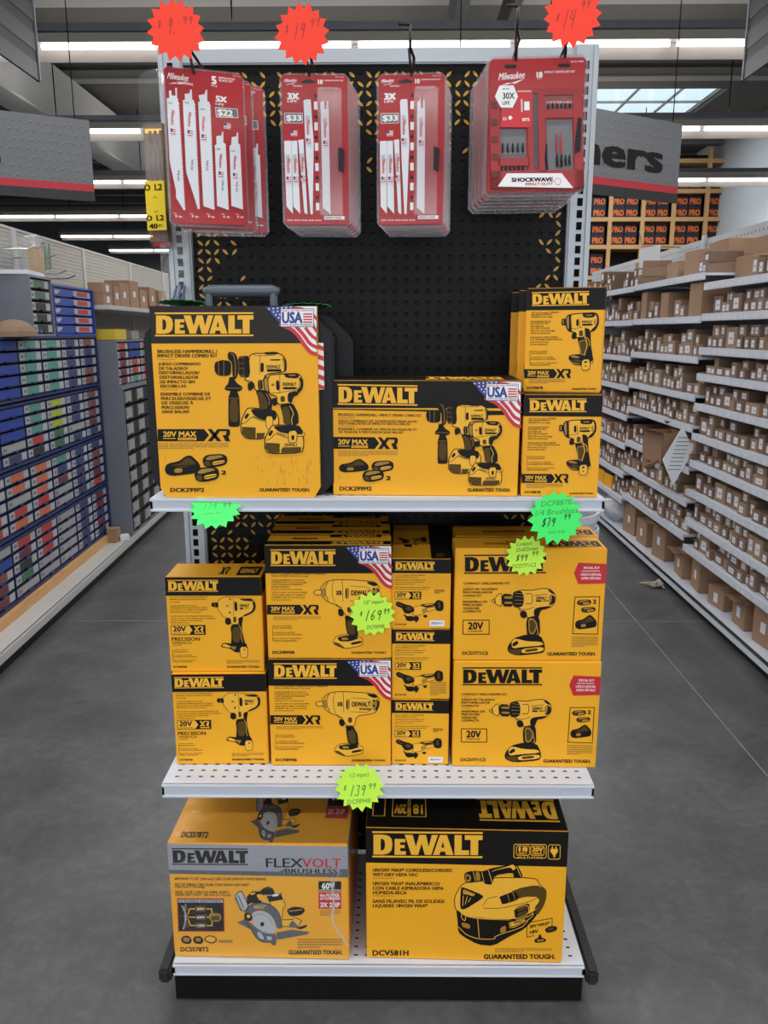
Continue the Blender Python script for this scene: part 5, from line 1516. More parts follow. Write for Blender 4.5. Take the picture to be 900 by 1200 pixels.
# local frame of left-row things: x = -t (towards the aisle is +x), y = s
BEIGE = mat('beige_gondola_panel', 'a6a49c', .6, var=.04)
nt = BEIGE.node_tree; bs = nt.nodes['Principled BSDF']
wv_ = nt.nodes.new('ShaderNodeTexWave'); wv_.wave_type = 'BANDS'; wv_.bands_direction = 'Z'; wv_.inputs['Scale'].default_value = 13
tc = nt.nodes.new('ShaderNodeTexCoord'); bp = nt.nodes.new('ShaderNodeBump'); bp.inputs['Strength'].default_value = .35; bp.inputs['Distance'].default_value = .004
nt.links.new(tc.outputs['Object'], wv_.inputs['Vector']); nt.links.new(wv_.outputs['Fac'], bp.inputs['Height']); nt.links.new(bp.outputs[0], bs.inputs['Normal'])
DECK = mat('beige_deck_steel', 'b7b7b5', .5, var=.05)
S0, S1 = -.9, 5.6
row = empty('aisle_shelf_row', LP(0, 0), LA); tag(row, 'long beige gondola row with low deck along the left aisle', 'shelf unit')
q = MB(); q.box(-.47, 0, S0, S1, .085, .10); q.box(-.012, 0.004, S0, S1, .055, .10); q.build('base_deck', DECK, row, bevel=.003)
q = MB(); q.box(-.03, -.02, S0, S1, 0, .06); q.build('kick_plate', KICK, row)
q = MB(); q.box(-.50, -.47, S0, S1, .10, 2.06); q.build('back_panel', BEIGE, row)
q = MB(); q.box(-.505, -.465, S0, S1, 2.06, 2.075); q.build('top_cap', DECK, row)
for k_ in range(6):
    s = S0+.15+k_*1.22
    q = MB(); q.box(-.47, -.462, s-.03, s+.03, .1, 2.06); q.build('upright', DECK, row)
for s0, s1, z in ((2.06, 5.5, 1.645),):
    q = MB(); q.box(-.465, -.05, s0, s1, z-.03, z); q.build('top_shelf', DECK, row, bevel=.003)
q = MB(); q.box(-.15, -.115, S0, 2.03, .10, .15); ob = q.build('timber_plinth', TIMBER, None, LP(0, 0), LA); tag(ob, 'strip of bare timber under the blue drawer cabinets', 'timber')

NAVY = mat('navy_cabinet_steel', '1d2c5c', .45, var=.06); NAVD = mat('navy_drawer', '192650', .45)
GREYC = mat('grey_cabinet_steel', '6d727e', .5); DARKD = mat('dark_drawer_cell', '1c1d20', .6)
LABC = dict(teal=mat('label_teal', '4f8f7e', .5), navy=mat('label_navy', '333c66', .5), brown=mat('label_brown', '7b4740', .5), orange=mat('label_orange', 'c3684a', .5), lime=mat('label_lime', '9fb32a', .5),
            blue=mat('label_blue', '1d3f9a', .45), red=mat('label_red', 'b33a34', .5), grey=mat('label_grey', '9c9c9c', .5), green=mat('label_green', '3f6b4c', .5), black=mat('label_black', '20262a', .5), wine=mat('label_wine', '6a2c38', .5))
LEND = mat('label_pale_end', 'a9acb0', .5)
def cabinet(name, label, s0, s1, z0, z1, cols, rows, pal, t0=.135, depth=.30, M=NAVY, D=NAVD, end=None, group=None, lw=.86, frame=.012):
    """bolt bin cabinet: open grid of drawers facing the aisle"""
    r = empty(name, LP(t0, (s0+s1)/2, z0), LA); tag(r, label, 'drawer cabinet', group)
    w = s1-s0; h = z1-z0; q = MB()
    q.box(-depth, 0, -w/2, -w/2+frame, 0, h); q.box(-depth, 0, w/2-frame, w/2, 0, h)
    q.box(-depth, 0, -w/2+frame, w/2-frame, 0, frame); q.box(-depth, 0, -w/2+frame, w/2-frame, h-frame, h); q.box(-depth, -depth+.01, -w/2+frame, w/2-frame, frame, h-frame)
    q.build('cabinet_body', M, r)
    cw = (w-2*frame)/cols; rh = (h-2*frame)/rows
    for c in range(cols):
        for k in range(rows):
            name_c = pal(c, k)
            if name_c is None: continue
            y = -w/2+frame+(c+.5)*cw; z = h-frame-(k+.5)*rh
            push = random.uniform(0, .003)
            q = MB(); q.box(-depth*.7, -.012+push, -cw*.485, cw*.485, -rh*.44, rh*.40); dr = q.build('drawer', D, r, (0, y, z), bevel=0)
            q = MB(); a = cw*.46*lw/.86; hh = rh*.33; x = -.0115+push
            if name_c == 'blue': q.quad([(x, -a, -hh), (x, a, -hh), (x, a, hh), (x, -a, hh)], 1)
            elif name_c == 'half': q.quad([(x, 0, -hh), (x, a, -hh), (x, a, hh), (x, 0, hh)], 0); q.quad([(x+.0005, a*.2, -hh*.8), (x+.0005, a*.8, -hh*.8), (x+.0005, a*.8, hh*.8), (x+.0005, a*.2, hh*.8)], 1); q.quad([(x+.0005, -a, -hh*.7), (x+.0005, -a*.85, -hh*.7), (x+.0005, -a*.7, hh*.7), (x+.0005, -a, hh*.7)], 0)
            else:
                q.quad([(x, -a, -hh), (x, a, -hh), (x, a, hh), (x, -a, hh)], 0)
                q.quad([(x+.0005, -a*.55, -hh*.96), (x+.0005, a*.55, -hh*.96), (x+.0005, a*.55, hh*.96), (x+.0005, -a*.55, hh*.96)], 1)
                q.quad([(x+.0008, -a*.9, -hh*.4), (x+.0008, -a*.64, -hh*.4), (x+.0008, -a*.64, hh*.4), (x+.0008, -a*.9, hh*.4)], 2)
            lb = q.build('drawer_label', [LEND if name_c != 'grey' else LABC['grey'], LABC['red' if name_c == 'half' else name_c], GREYC], dr)
            q = MB(); q.box(-.012, .004, -.02, .02, -rh*.42, -rh*.30); q.build('drawer_pull', D, dr)
    return r
B1 = [['blue']*5, ['teal']*5, ['teal']*5, ['navy']*5, ['brown', 'navy', 'navy', 'red', 'brown'], ['navy']*5]
P1 = [['blue']*5, ['blue']*5, ['teal']*5, ['teal']*5, ['navy']*5, ['brown', 'navy', 'navy', 'brown', 'brown']]
P2 = [['blue']*5, ['blue', 'blue', 'blue', 'grey', 'navy'], ['teal', 'teal', 'teal', 'red', 'black'], ['lime', 'lime', 'lime', 'green', 'green'], ['navy', 'navy', 'navy', 'grey', 'navy'], ['brown', 'brown', 'brown', 'wine', 'navy']]
P3 = [['red']*5, ['orange', 'orange', 'grey', 'red', 'orange'], ['orange', 'orange', 'orange', 'red', 'orange'], ['teal', 'navy', 'wine', 'grey', 'grey'], ['navy']*5, ['navy', 'brown', 'brown', 'wine', 'red']]
P4 = [['grey', 'blue', 'brown', 'wine', 'wine'], ['red', 'wine', 'black', 'green', 'grey'], ['red', 'red', 'red', 'grey', 'grey'], ['grey']*5, ['navy']*5, ['wine', 'wine', 'navy', 'wine', 'navy']]
for pal, z0, z1, lb in ((P4, .155, .475, 'lowest blue drawer cabinet, its drawers labelled red and grey'), (P3, .485, .805, 'blue drawer cabinet with orange labels, second from the bottom'),
                        (P2, .815, 1.125, 'blue drawer cabinet with a few lime labels, third from the bottom'), (P1, 1.135, 1.45, 'topmost wide blue drawer cabinet with two columns of teal labels')):
    cabinet('bolt_drawer_cabinet', lb, .20, 2.03, z0, z1, 6, 5, lambda c, k, p_=pal: p_[c][k])
cabinet('drawer_cabinet', 'small grey cabinet with green drawers standing on the blue ones', 1.02, 1.33, 1.451, 1.765, 1, 5, lambda c, k: 'green' if k < 2 else 'black', depth=.32, M=GREYC, D=DARKD)
cabinet('drawer_cabinet', 'small bright blue five drawer cabinet standing on the blue ones', 1.345, 2.03, 1.451, 1.735, 1, 5, lambda c, k: 'half', depth=.3, M=LABC['blue'], D=LABC['blue'])
# further cabinets past the grey side panel
cabinet('drawer_cabinet', 'tall grey cabinet with dark drawers past the blue ones', 2.06, 2.95, .102, 1.11, 3, 9, lambda c, k: 'grey', t0=.0, depth=.40, M=GREYC, D=DARKD, lw=.5)
PX = [['red', 'wine', 'wine', 'wine', 'wine'], ['blue', 'blue', 'red', 'red', 'teal'], ['red', 'teal', 'red', 'red', 'orange']]
cabinet('drawer_cabinet', 'grey cabinet of small red and blue drawers on the tall grey cabinet', 2.06, 2.95, 1.111, 1.42, 3, 5, lambda c, k: PX[c][k], t0=.02, depth=.36, M=GREYC, D=DARKD)
cabinet('drawer_cabinet', 'distant dark cabinet at the far end of the left row', 3.0, 4.6, .102, 1.38, 5, 10, lambda c, k: ('grey', 'wine', 'navy')[(c+k) % 3], t0=.02, depth=.36, M=GREYC, D=DARKD)

# cardboard boxes, one shared mesh per size with a label stuck on the face
def carton_mesh(w, d, h, M=CARD):
    q = MB(); q.box(-d/2, d/2, -w/2, w/2, 0, h); return q
def brown_box(label, loc, rz, w, d, h, group=None, sticker=None, side=-1, name='cardboard_box', bevel=.003):
    """w along the aisle (y), d away from it (x); sticker on the -x (side -1) or +x face"""
    o = carton_mesh(w, d, h).build(name, CARD, None, loc, rz, bevel=bevel); tag(o, label, 'box', group)
    q = MB(); q.box(-d/2-.0004, d/2+.0004, -.02 if w > .09 else -w*.18, .02 if w > .09 else w*.18, h, h+.0006); q.build('tape', mat('parcel_tape', 'a98a66', .35) if 'parcel_tape' not in bpy.data.materials else bpy.data.materials['parcel_tape'], o)
    if sticker:
        sw, sh, sz = sticker; x = side*(d/2+.0006); q = MB()
        q.quad([(x, -sw/2, sz-sh/2), (x, sw/2, sz-sh/2), (x, sw/2, sz+sh/2), (x, -sw/2, sz+sh/2)]); q.build('label_sticker', PAPER, o)
    return o
LB = [(2.16, .17, .10, .07, 1.0, 'brown box with white end label, lower of two nearest on the left top shelf'), (2.16, .16, .10, .07, 1.07, 'brown box, upper of two nearest on the left top shelf'), (2.36, .13, .14, .13, 1, 'brown box behind the near pair on the left top shelf'),
      (2.55, .2, .16, .16, 1, 'larger brown box in the middle of the left top shelf'), (2.80, .2, .18, .19, 1, 'tallest brown box on the left top shelf'), (3.05, .2, .15, .14, 1, 'brown box past the tallest one on the left top shelf'), (3.32, .22, .18, .17, 1, 'far brown box on the left top shelf'), (3.65, .25, .18, .16, 1, 'farthest brown box on the left top shelf')]
for s, w_, d_, h_, zz, lb in LB:
    z = 1.646 + (zz-1)
    brown_box(lb, LP(.06+d_/2+.02, s, z), LA+random.uniform(-.1, .1), w_, d_, h_, sticker=(.05, .04, h_*.5), side=1)
brown_box('small brown box on the deck by the grey side panel', LP(.09, 1.93, .101), LA, .09, .07, .09)
ob = carton_mesh(.07, .06, .035).build('paper_carton', PAPER, None, LP(.03, 1.96, .101), LA+.4, bevel=.002); tag(ob, 'little white carton on the deck by the grey side panel', 'box')
q = carton_mesh(.26, .2, .07); ob = q.build('yellow_carton', mat('carton_dull_yellow', 'c9b02c', .55), None, LP(.14, 2.25, 1.421), LA, bevel=.003); tag(ob, 'yellow carton on top of the red and blue drawer cabinet', 'box')
ob = carton_mesh(.2, .2, .06).build('grey_carton', mat('grey_carton_board', '8a8680', .6), None, LP(.14, 2.6, 1.421), LA, bevel=.003); tag(ob, 'grey carton beside the yellow carton on the drawer cabinet', 'box')
ob = carton_mesh(.30, .22, .022).build('white_catalogue', PAPER, None, LP(.26, 1.16, 1.766), LA+.1, bevel=.002); tag(ob, 'white catalogue lying on the small grey cabinet', 'catalogue')
# tan shape in front of the grey cabinet and a blue toy-like knob
ob = MB(); NS = 16
for k in range(5):
    for a in range(NS):
        P_ = []
        for kk, aa in ((k, a), (k, a+1), (k+1, a+1), (k+1, a)):
            ph = kk*PI/10; th = 2*PI*aa/NS; P_.append((.10*math.cos(ph)*math.cos(th), .17*math.cos(ph)*math.sin(th), .085*math.sin(ph)))
        ob.quad(P_)
ob.prism([(.05, -.10), (.125, -.06), (.135, .05), (.06, .12)], 2, .0, .006)
o = ob.build('tan_cap', mat('tan_cloth', '7a6650', .8, var=.12), None, LP(.145, .80, 1.451), LA, smooth=True); tag(o, 'tan cap lying on the blue cabinets beside the small grey cabinet', 'cap')
q = MB()
for i in range(5): q.tube([(0, 0, .02), (.024*math.cos(i*1.257), .024*math.sin(i*1.257), .02+.012*(i % 2))], .012, 8)
o = q.build('blue_knob', mat('knob_blue', '1f3fb4', .4), None, LP(.16, 1.13, 1.451), LA, smooth=True); tag(o, 'small blue plastic knob beside the tan cap', 'knob')
# hanging items on the left pegboard
hk = empty('peg_hook_rack', LP(.46, 1.25, 1.80), LA); tag(hk, 'group of wire hooks sticking out of the left beige panel', 'hook')
for i, (dy, z) in enumerate(((-.75, .13), (-.65, .05), (-.9, -.12), (-.8, -.16), (.1, .12), (.25, .14), (.4, .1), (.55, .02), (.7, .0))):
    q = MB(); q.tube([(0, dy, z), (.2, dy, z), (.25, dy, z+.02)], .004, 6); q.build('wire_hook', DARKMET if i < 4 else STEEL, hk)
for i, (dy, z) in enumerate(((-.9, -.10), (-.82, -.14))):
    q = MB(); q.box(.245, .25, dy-.025, dy+.025, z-.06, z-.02); q.build('price_tag', PAPER, hk)
bgp = empty('bagged_part', LP(.28, 1.52, 1.99), LA); tag(bgp, 'clear bag with a tan part hanging above the blue cabinets', 'bag')
q = MB(); q.prism([(-.14, -.22), (.14, -.20), (.15, .0), (.05, .03), (-.15, .0)], 0, -.02, .02); q.build('bag', WRAP, bgp, bevel=.006)
q = MB(); q.prism([(-.08, -.2), (.10, -.19), (.10, -.03), (-.09, -.04)], 0, -.01, .01); q.build('tan_part', mat('tan_board', 'a98c55', .6), bgp, bevel=.003)
q = MB(); q.prism([(.11, -.16), (.2, -.15), (.2, 0), (.12, 0)], 0, -.012, .012); q.build('green_part', LABC['green'], bgp, bevel=.003)

# ================================================================ right aisle row
RX = 1.60
rrow = empty('aisle_shelf_row', (RX, 4.3, 0)); tag(rrow, 'long grey gondola row packed with small brown boxes along the right aisle', 'shelf unit')
PEGR = mat('perforated_panel', 'aeb2b8', .5, var=.04)
def ry(y): return y-4.3
y0, y1 = 2.5, 8.6
q = MB(); q.box(0, .46, ry(y0), ry(y1), .075, .09); q.box(0, .012, ry(y0), ry(y1), .045, .09); q.build('base_deck', WSTEEL, rrow, bevel=.003)
q = MB(); q.box(.03, .04, ry(y0), ry(y1), 0, .05); q.build('kick_plate', KICK, rrow)
q = MB(); q.box(.46, .50, ry(y0), ry(y1), .09, 2.06); q.build('back_panel', PEGR, rrow)
q = MB()
for i in range(int((y1-3.1)/.05)):
    for k in range(7):
        yy = ry(3.1+i*.05); z = 1.78+k*.04
        q.quad([(.4592, yy-.006, z-.006), (.4592, yy+.006, z-.006), (.4592, yy+.006, z+.006), (.4592, yy-.006, z+.006)])
q.build('peg_hole', mat('peg_hole_grey', '5b5f66', .7), rrow)
SECT = [(2.55, 4.33), (4.33, 5.55), (5.55, 6.77), (6.77, 8.5)]
ZS = [[1.71, 1.555, 1.385, 1.25, 1.095, .935, .79, .63, .47, .32], [1.765, 1.545, 1.335, 1.135, .97, .74, .56, .37], [1.76, 1.54, 1.30, 1.10, .90, .70, .50, .32], [1.72, 1.5, 1.3, 1.1, .9, .7, .5, .3]]
for (a, b), zs in zip(SECT, ZS):
    q = MB(); q.box(.44, .46, ry(a)-.02, ry(a)+.02, .09, 2.08); q.build('upright', GSTEEL, rrow)
    for z in zs:
        q = MB(); q.box(.02, .46, ry(a)+.004, ry(b)-.004, z-.012, z); s_ = q.build('shelf', WSTEEL, rrow)
        q = MB(); q.box(.015, .024, ry(a)+.004, ry(b)-.004, z-.034, z+.004); q.build('shelf_lip', WSTEEL, s_, bevel=.002)
        q = MB(); yy = ry(max(a, 3.0))+.03
        while yy < ry(b)-.05:
            q.quad([(.0143, yy, z-.026), (.0143, yy+.035, z-.026), (.0143, yy+.035, z-.008), (.0143, yy, z-.008)]); yy += random.uniform(.045, .11)
        q.build('price_tag', PAPER, s_)
# the small boxes: gather slots, nearest 300 as things, the rest as one mass
rs = random.Random(21); slots = []
KEEP = [(1.711, 3.85, 4.33), (1.765, 4.55, 5.5), (1.76, 5.98, 6.22), (1.545, 5.31, 5.49), (1.545, 4.92, 5.08), (1.545, 4.40, 4.60), (.74, 4.50, 4.74), (.32, 5.9, 6.4)]
ORD = ['top', 'second', 'third', 'fourth', 'fifth', 'sixth', 'seventh', 'eighth', 'ninth', 'tenth']
SN = ['nearest section', 'second section', 'third section', 'far section']
for si, ((a, b), zs) in enumerate(zip(SECT, ZS)):
    for k, z in enumerate(zs):
        up = (zs[k-1]-.04) if k else z+.20
        y = max(a+.03, 2.56); end = b-.03
        if si == 3: end = 7.6
        while y < end-.05:
            w_ = rs.choice((.055, .065, .07, .08, .09, .12)); d_ = .20
            free = up-z
            h1 = min(free*.46, rs.choice((.055, .06, .065, .075))) if rs.random() < .75 else min(free*.8, rs.uniform(.08, .12))
            x = RX+.035+d_/2+rs.uniform(0, .02)
            if rs.random() < .04: y += w_*.6; continue
            if any(abs(z-zz) < .03 and ya-.01 < y+w_ and y < yb+.01 for zz, ya, yb in KEEP): y += .03; continue
            slots.append((si, k, x, y+w_/2, z, w_, d_, h1, rs.random()))
            if h1 < free*.47 and rs.random() < .82:
                slots.append((si, k, x+rs.uniform(0, .02), y+w_/2, z+h1+.0006, w_*.98, d_*.95, h1*.96, rs.random()))
            y += w_+rs.uniform(.002, .008)
slots.sort(key=lambda s: (s[3]**2+s[2]**2)/(s[5]*s[7]) if s[3] > 3.18 else 1e9)
SHADE = [mat('small_box_board_%s' % n, c, .75, var=.08) for n, c in (('a', '83695a'), ('b', '735b4b'), ('c', '927862'))]
SHADE = SHADE
LGRY = mat('label_print_grey', '8d929c', .6); mesh_cache = {}
def small_box(s, individual=True):
    si, k, x, y, z, w_, d_, h_, rv = s
    key = (round(w_, 3), round(d_, 3), round(h_*200), int(rv*3))
    h_ = round(h_*200)/200
    if key not in mesh_cache:
        o = carton_mesh(w_, d_, h_).build('small_box', SHADE[int(rv*3)], None, bevel=.0025, bseg=1)
        q = MB(); f = .30+.1*int(rv*3); xx = -d_/2-.0006
        sw, sh = w_*.25, h_*.27
        q.quad([(xx, -sw, h_*.5-sh), (xx, sw, h_*.5-sh), (xx, sw, h_*.5+sh), (xx, -sw, h_*.5+sh)])
        q.quad([(xx-.0003, -sw*.6, h_*.5-sh*.2), (xx-.0003, sw*.4, h_*.5-sh*.2), (xx-.0003, sw*.4, h_*.5+sh*.1), (xx-.0003, -sw*.6, h_*.5+sh*.1)], 1)
        st = q.build('label_sticker', [PAPER, LGRY], o)
        mesh_cache[key] = (o.data, st.data); bpy.data.objects.remove(st); bpy.data.objects.remove(o)
    a, b = mesh_cache[key]
    o = bpy.data.objects.new('small_box', a); COL.objects.link(o); o.location = (x, y, z); o.rotation_euler = (0, 0, (rv-.5)*.12)
    st = bpy.data.objects.new('label_sticker', b); COL.objects.link(st); st.parent = o
    grp = 'small boxes on the %s shelf, %s of the right row' % (ORD[k], SN[si])
    tag(o, 'small brown box with white label on the %s shelf, %s of the right row' % (ORD[k], SN[si]), 'box', grp)
for s in slots[:300]: small_box(s)
q = MB()
for si, k, x, y, z, w_, d_, h_, rv in slots[300:]:
    q.box(x-d_/2, x+d_/2, y-w_/2, y+w_/2, z, z+h_-.001, int(rv*3))
    if rv < .8: xx = x-d_/2-.0006; q.quad([(xx, y-w_*.3, z+h_*.25), (xx, y+w_*.3, z+h_*.25), (xx, y+w_*.3, z+h_*.75), (xx, y-w_*.3, z+h_*.75)], 3)
o = q.build('small_boxes', SHADE+[PAPER]); tag(o, 'mass of small labelled brown boxes further along the right row', 'box', None, 'stuff')

# larger cartons on the right row
BIG = [(4.12, 1.711, .42, .26, .13, 'long pale brown carton on the top shelf at right, lower of the big ones'), (4.72, 1.766, .3, .22, .12, 'brown carton on the top shelf of the second section'), (5.02, 1.766, .22, .22, .17, 'tall brown carton on the top shelf of the second section'),
       (5.32, 1.766, .24, .24, .13, 'brown carton at the far end of the second section top shelf'), (6.1, 1.761, .22, .2, .2, 'square brown carton on the third section top shelf'), (6.9, 1.721, .3, .25, .1, 'flat brown carton on the far section top shelf')]
for y, z, w_, d_, h_, lb in BIG:
    brown_box(lb, (RX+.30, y, z), rs.uniform(-.08, .08), w_, d_, h_)
brown_box('long pale carton lying on the big ones of the right top shelf', (RX+.31, 4.05, 1.842), .03, .46, .24, .075)
brown_box('second pale carton lying beyond on the right top shelf', (RX+.31, 4.68, 1.8868), -.04, .3, .2, .07)
for y, z, w_, h_, lb in ((5.40, 1.546, .15, .17, 'dark brown open carton at the near end of the second section, second shelf'), (5.0, 1.546, .14, .15, 'brown carton in the middle of the second section, second shelf'), (4.5, 1.546, .17, .18, 'big brown carton at the section joint on the second shelf')):
    brown_box(lb, (RX+.12, y, z), rs.uniform(-.1, .1), w_, .16, h_)
# base deck cartons
for y, w_, d_, h_, lb in ((3.42, .17, .24, .17, 'large brown carton nearest the camera on the right base deck'), (3.66, .15, .26, .14, 'open topped carton next to the nearest one on the right base deck'), (3.95, .16, .22, .10, 'flat brown carton on the right base deck'),
                          (4.22, .15, .15, .17, 'tall brown carton on the right base deck, third section joint'), (4.48, .17, .2, .15, 'battered carton on the right base deck'), (4.86, .18, .16, .22, 'upright open carton on the right base deck'),
                          (5.2, .2, .2, .16, 'brown carton further along the right base deck'), (5.5, .2, .2, .2, 'far brown carton on the right base deck')):
    o = brown_box(lb, (RX+.06+d_/2, y, .0905), rs.uniform(-.15, .15), w_, d_, h_, sticker=(.04, .05, h_*.5))
    if 'open' in lb or 'battered' in lb:
        q = MB(); q.box(-d_/2-.05, -d_/2, -w_/2+.01, w_/2-.01, h_-.002, h_+.001); q.box(-d_/2, d_/2, -w_/2-.05, -w_/2, h_-.02, h_-.017, 0, None); q.build('flap', CARDD, o)
# open carton sticking out of the shelf
oc = empty('open_carton', (1.585, 4.62, .741), .25); tag(oc, 'open brown carton sticking out of a shelf beside the white diamond sheet', 'box')
w_, d_, h_ = .20, .18, .17; tk = .004
q = MB(); q.box(-d_/2, d_/2, -w_/2, w_/2, 0, tk); q.box(-d_/2, -d_/2+tk, -w_/2, w_/2, 0, h_); q.box(d_/2-tk, d_/2, -w_/2, w_/2, 0, h_); q.box(-d_/2, d_/2, -w_/2, -w_/2+tk, 0, h_); q.box(-d_/2, d_/2, w_/2-tk, w_/2, 0, h_)
q.build('carton_body', CARD, oc)
q = MB(); q.prism([(-d_/2, h_), (-d_/2-.07, h_+.02), (-d_/2-.07, h_+.023), (-d_/2, h_+.003)], 1, -w_/2, w_/2); q.prism([(d_/2, h_), (d_/2-.05, h_+.05), (d_/2-.053, h_+.05), (d_/2-.004, h_)], 1, -w_/2, w_/2); q.build('flap', CARDD, oc)
q = MB(); q.tube([(-d_/2-.02, -.1, .02), (-d_/2-.06, -.05, -.02), (-d_/2-.03, .02, -.015), (-d_/2-.01, .08, -.03)], [.01, .018, .015, .008], 6); q.build('torn_edge', CARDD, oc)
# white diamond sheet hung from the shelf, and white card on the pegboard
ds = empty('paper_sheet', (1.575, 4.4, .80), 0); tag(ds, 'white sheet hanging by one corner from a right aisle shelf', 'paper')
q = MB(); q.prism([(.015, .165), (.085, .035), (-.012, -.165), (-.082, -.02)], 1, -.001, .001); q.build('sheet', mat('sheet_white', 'dfe5ea', .6), ds)
q = MB(); q.prism([(.015, .165), (.023, .152), (.010, .152)], 1, -.003, .002); q.build('tape_corner', PAPER, ds)
q = MB()
for i in range(9):
    z = .10-.022*i; c_ = .03-i*.0055
    q.box(c_-.035, c_+.035, -.0014, -.001, z, z+.004)
q.build('printed_lines', GRY, ds)
wc = empty('paper_card', (1.84, 6.0, 2.0), 0); tag(wc, 'white card hanging on a wire hook at the top of the right panel', 'paper')
q = MB(); q.prism([(-.075, .04), (.07, .07), (.075, -.06), (-.07, -.09)], 1, -.001, .001); q.build('card', PAPER, wc)
q = MB(); q.tube([(.22, .02, .05), (-.06, -.004, .06), (-.09, -.008, .16)], .004, 6); q.build('wire_hook', STEEL, wc)
# yellow tool cartons and clear bag low in the far right aisle, buckets, paper scrap
for i, (y, z, lb) in enumerate(((6.02, .321, 'nearer of two small yellow tool cartons low in the far right aisle'), (6.25, .321, 'farther of two small yellow tool cartons low in the far right aisle'))):
    o = carton_mesh(.16, .16, .13).build('yellow_tool_carton', YEL, None, (RX+.12, y, z), .1, bevel=.002); tag(o, lb, 'box')
    q = MB(); q.box(-.0805, .0805, -.0805, .0805, .10, .131); q.build('header_band', BLK, o)
q = MB(); q.prism([(-.16, 0), (.14, 0), (.17, .08), (.10, .17), (-.05, .185), (-.17, .11)], 0, -.09, .09)
o = q.build('clear_bag', clear_mat('milky_bag', (.9, .95, 1), .3, .45, rough=.25), None, (RX+.11, 5.95, .0915), 0, bevel=.03, smooth=True); tag(o, 'milky clear plastic bag bulging off a shelf in the far right aisle', 'bag')
BUCK = mat('bucket_white', 'b9bec6', .4)
for i in range(4):
    q = MB(); seg = 20; z = i*.05
    prof = [(.105, 0), (.135, .24), (.142, .24), (.142, .262), (.136, .262), (.130, .24), (.1, .01)]
    for k, (r_, zz) in enumerate(prof[:-1]):
        r1, z1 = prof[k+1]
        for a in range(seg):
            t0, t1 = 2*PI*a/seg, 2*PI*(a+1)/seg
            q.quad([(r_*math.cos(t0), r_*math.sin(t0), zz), (r_*math.cos(t1), r_*math.sin(t1), zz), (r1*math.cos(t1), r1*math.sin(t1), z1), (r1*math.cos(t0), r1*math.sin(t0), z1)])
    q.quad([(.105*math.cos(2*PI*a/seg), .105*math.sin(2*PI*a/seg), 0.0) for a in range(seg)])
    o = q.build('bucket', BUCK, None, (.47, 2.32, .55+z), 0, smooth=True); tag(o, ('lowest', 'second', 'third', 'topmost')[i]+' white bucket of the nested stack behind the right end of the unit', 'bucket')
q = MB(); q.box(-.14, .14, -.2, .2, 0, .55)
o = q.build('stock_carton', CARD, None, (.33, 2.32, 0), 0, bevel=.004); tag(o, 'brown carton behind the unit carrying the white buckets', 'box')
q = MB(); rp = random.Random(5)
for i in range(5):
    a = rp.uniform(0, 6); q.tube([(rp.uniform(-.04, .04), rp.uniform(-.04, .04), .012), (rp.uniform(-.05, .05), rp.uniform(-.05, .05), .03), (rp.uniform(-.06, .06), rp.uniform(-.06, .06), .01)], [.006, .014, .005], 5)
o = q.build('paper_scrap', mat('scrap_paper', 'a39a8c', .8), None, (1.54, 4.55, 0), 0); tag(o, 'crumpled paper scrap on the floor at the right kick plate', 'paper')

# ================================================================ hanging signs
TREAD = mat('sign_tread_grey', '63666b', .4, var=.1, scale=3)
TRDL = mat('sign_tread_light', '7d8086', .4); TRDD = mat('sign_tread_dark', '4c4f54', .4)
SRED = mat('sign_red', 'a81f2b', .45); SBLK = mat('sign_black', '1e1f21', .5)
def aisle_sign(loc, rz, W, label, word):
    """origin at the right-hand lower corner, board running to -x"""
    r = empty('aisle_sign', loc, rz); tag(r, label, 'sign')
    q = MB(); q.box(-W, 0, -.004, .004, .095, .45); q.build('tread_panel', TREAD, r)
    q = MB(); q.box(-W, 0, -.005, .005, .055, .095); q.build('red_stripe', SRED, r)
    q = MB(); q.box(-W, 0, -.005, .005, 0, .055); q.build('black_stripe', SBLK, r)
    q = MB()
    rr = random.Random(9)
    for sgn, y in ((-1, -.0047), (1, .0047)):
        for i in range(int(W/.045)):
            for k in range(7):
                x = -W+.03+i*.045+(.02 if k % 2 else 0); z = .12+k*.048
                a = .5 if (i+k) % 2 else -.9
                for off, m_ in ((0, 0), (.004, 1)):
                    l, w_ = .022, .004; ca, sa = math.cos(a), math.sin(a)
                    if x > -.03 or z > .43: continue
                    q.quad([(x+u*l*ca-v*w_*sa, y-sgn*0-(.0002*m_ if sgn < 0 else -.0002*m_), z+u*l*sa+v*w_*ca-off) for u, v in ((-1, 0), (0, 1), (1, 0), (0, -1))], m_)
    q.build('tread_print', [TRDL, TRDD], r)
    for x in (-.08, -W+.08):
        q = MB(); q.tube([(x, 0, .45), (x, 0, CZ_-.26-loc[2])], .003, 6); q.build('hanger_wire', SLOT, r)
    if word:
        f = Face([(0, 0), (100, 0), (100, 100), (0, 100)], (-W, -.0065, .45), (W, 0, 0), (0, 0, -.45), (0, -1, 0))
        p = Print(f, base=0); p.text('K', word[0], word[1], 30, word[2], 34, 1, .045); p.build('lettering', r)
    return r
aisle_sign((1.75, 5.25, 2.235), r5(31), 1.72, 'right hanging diamond-plate aisle sign with black lettering ending in ners', ('Fasteners', 2.5, 89))
aisle_sign((-1.775, 5.10, 2.235), r5(29), 1.30, 'left hanging diamond-plate aisle sign with red and black stripes', ('s', 55.5, 6.5))
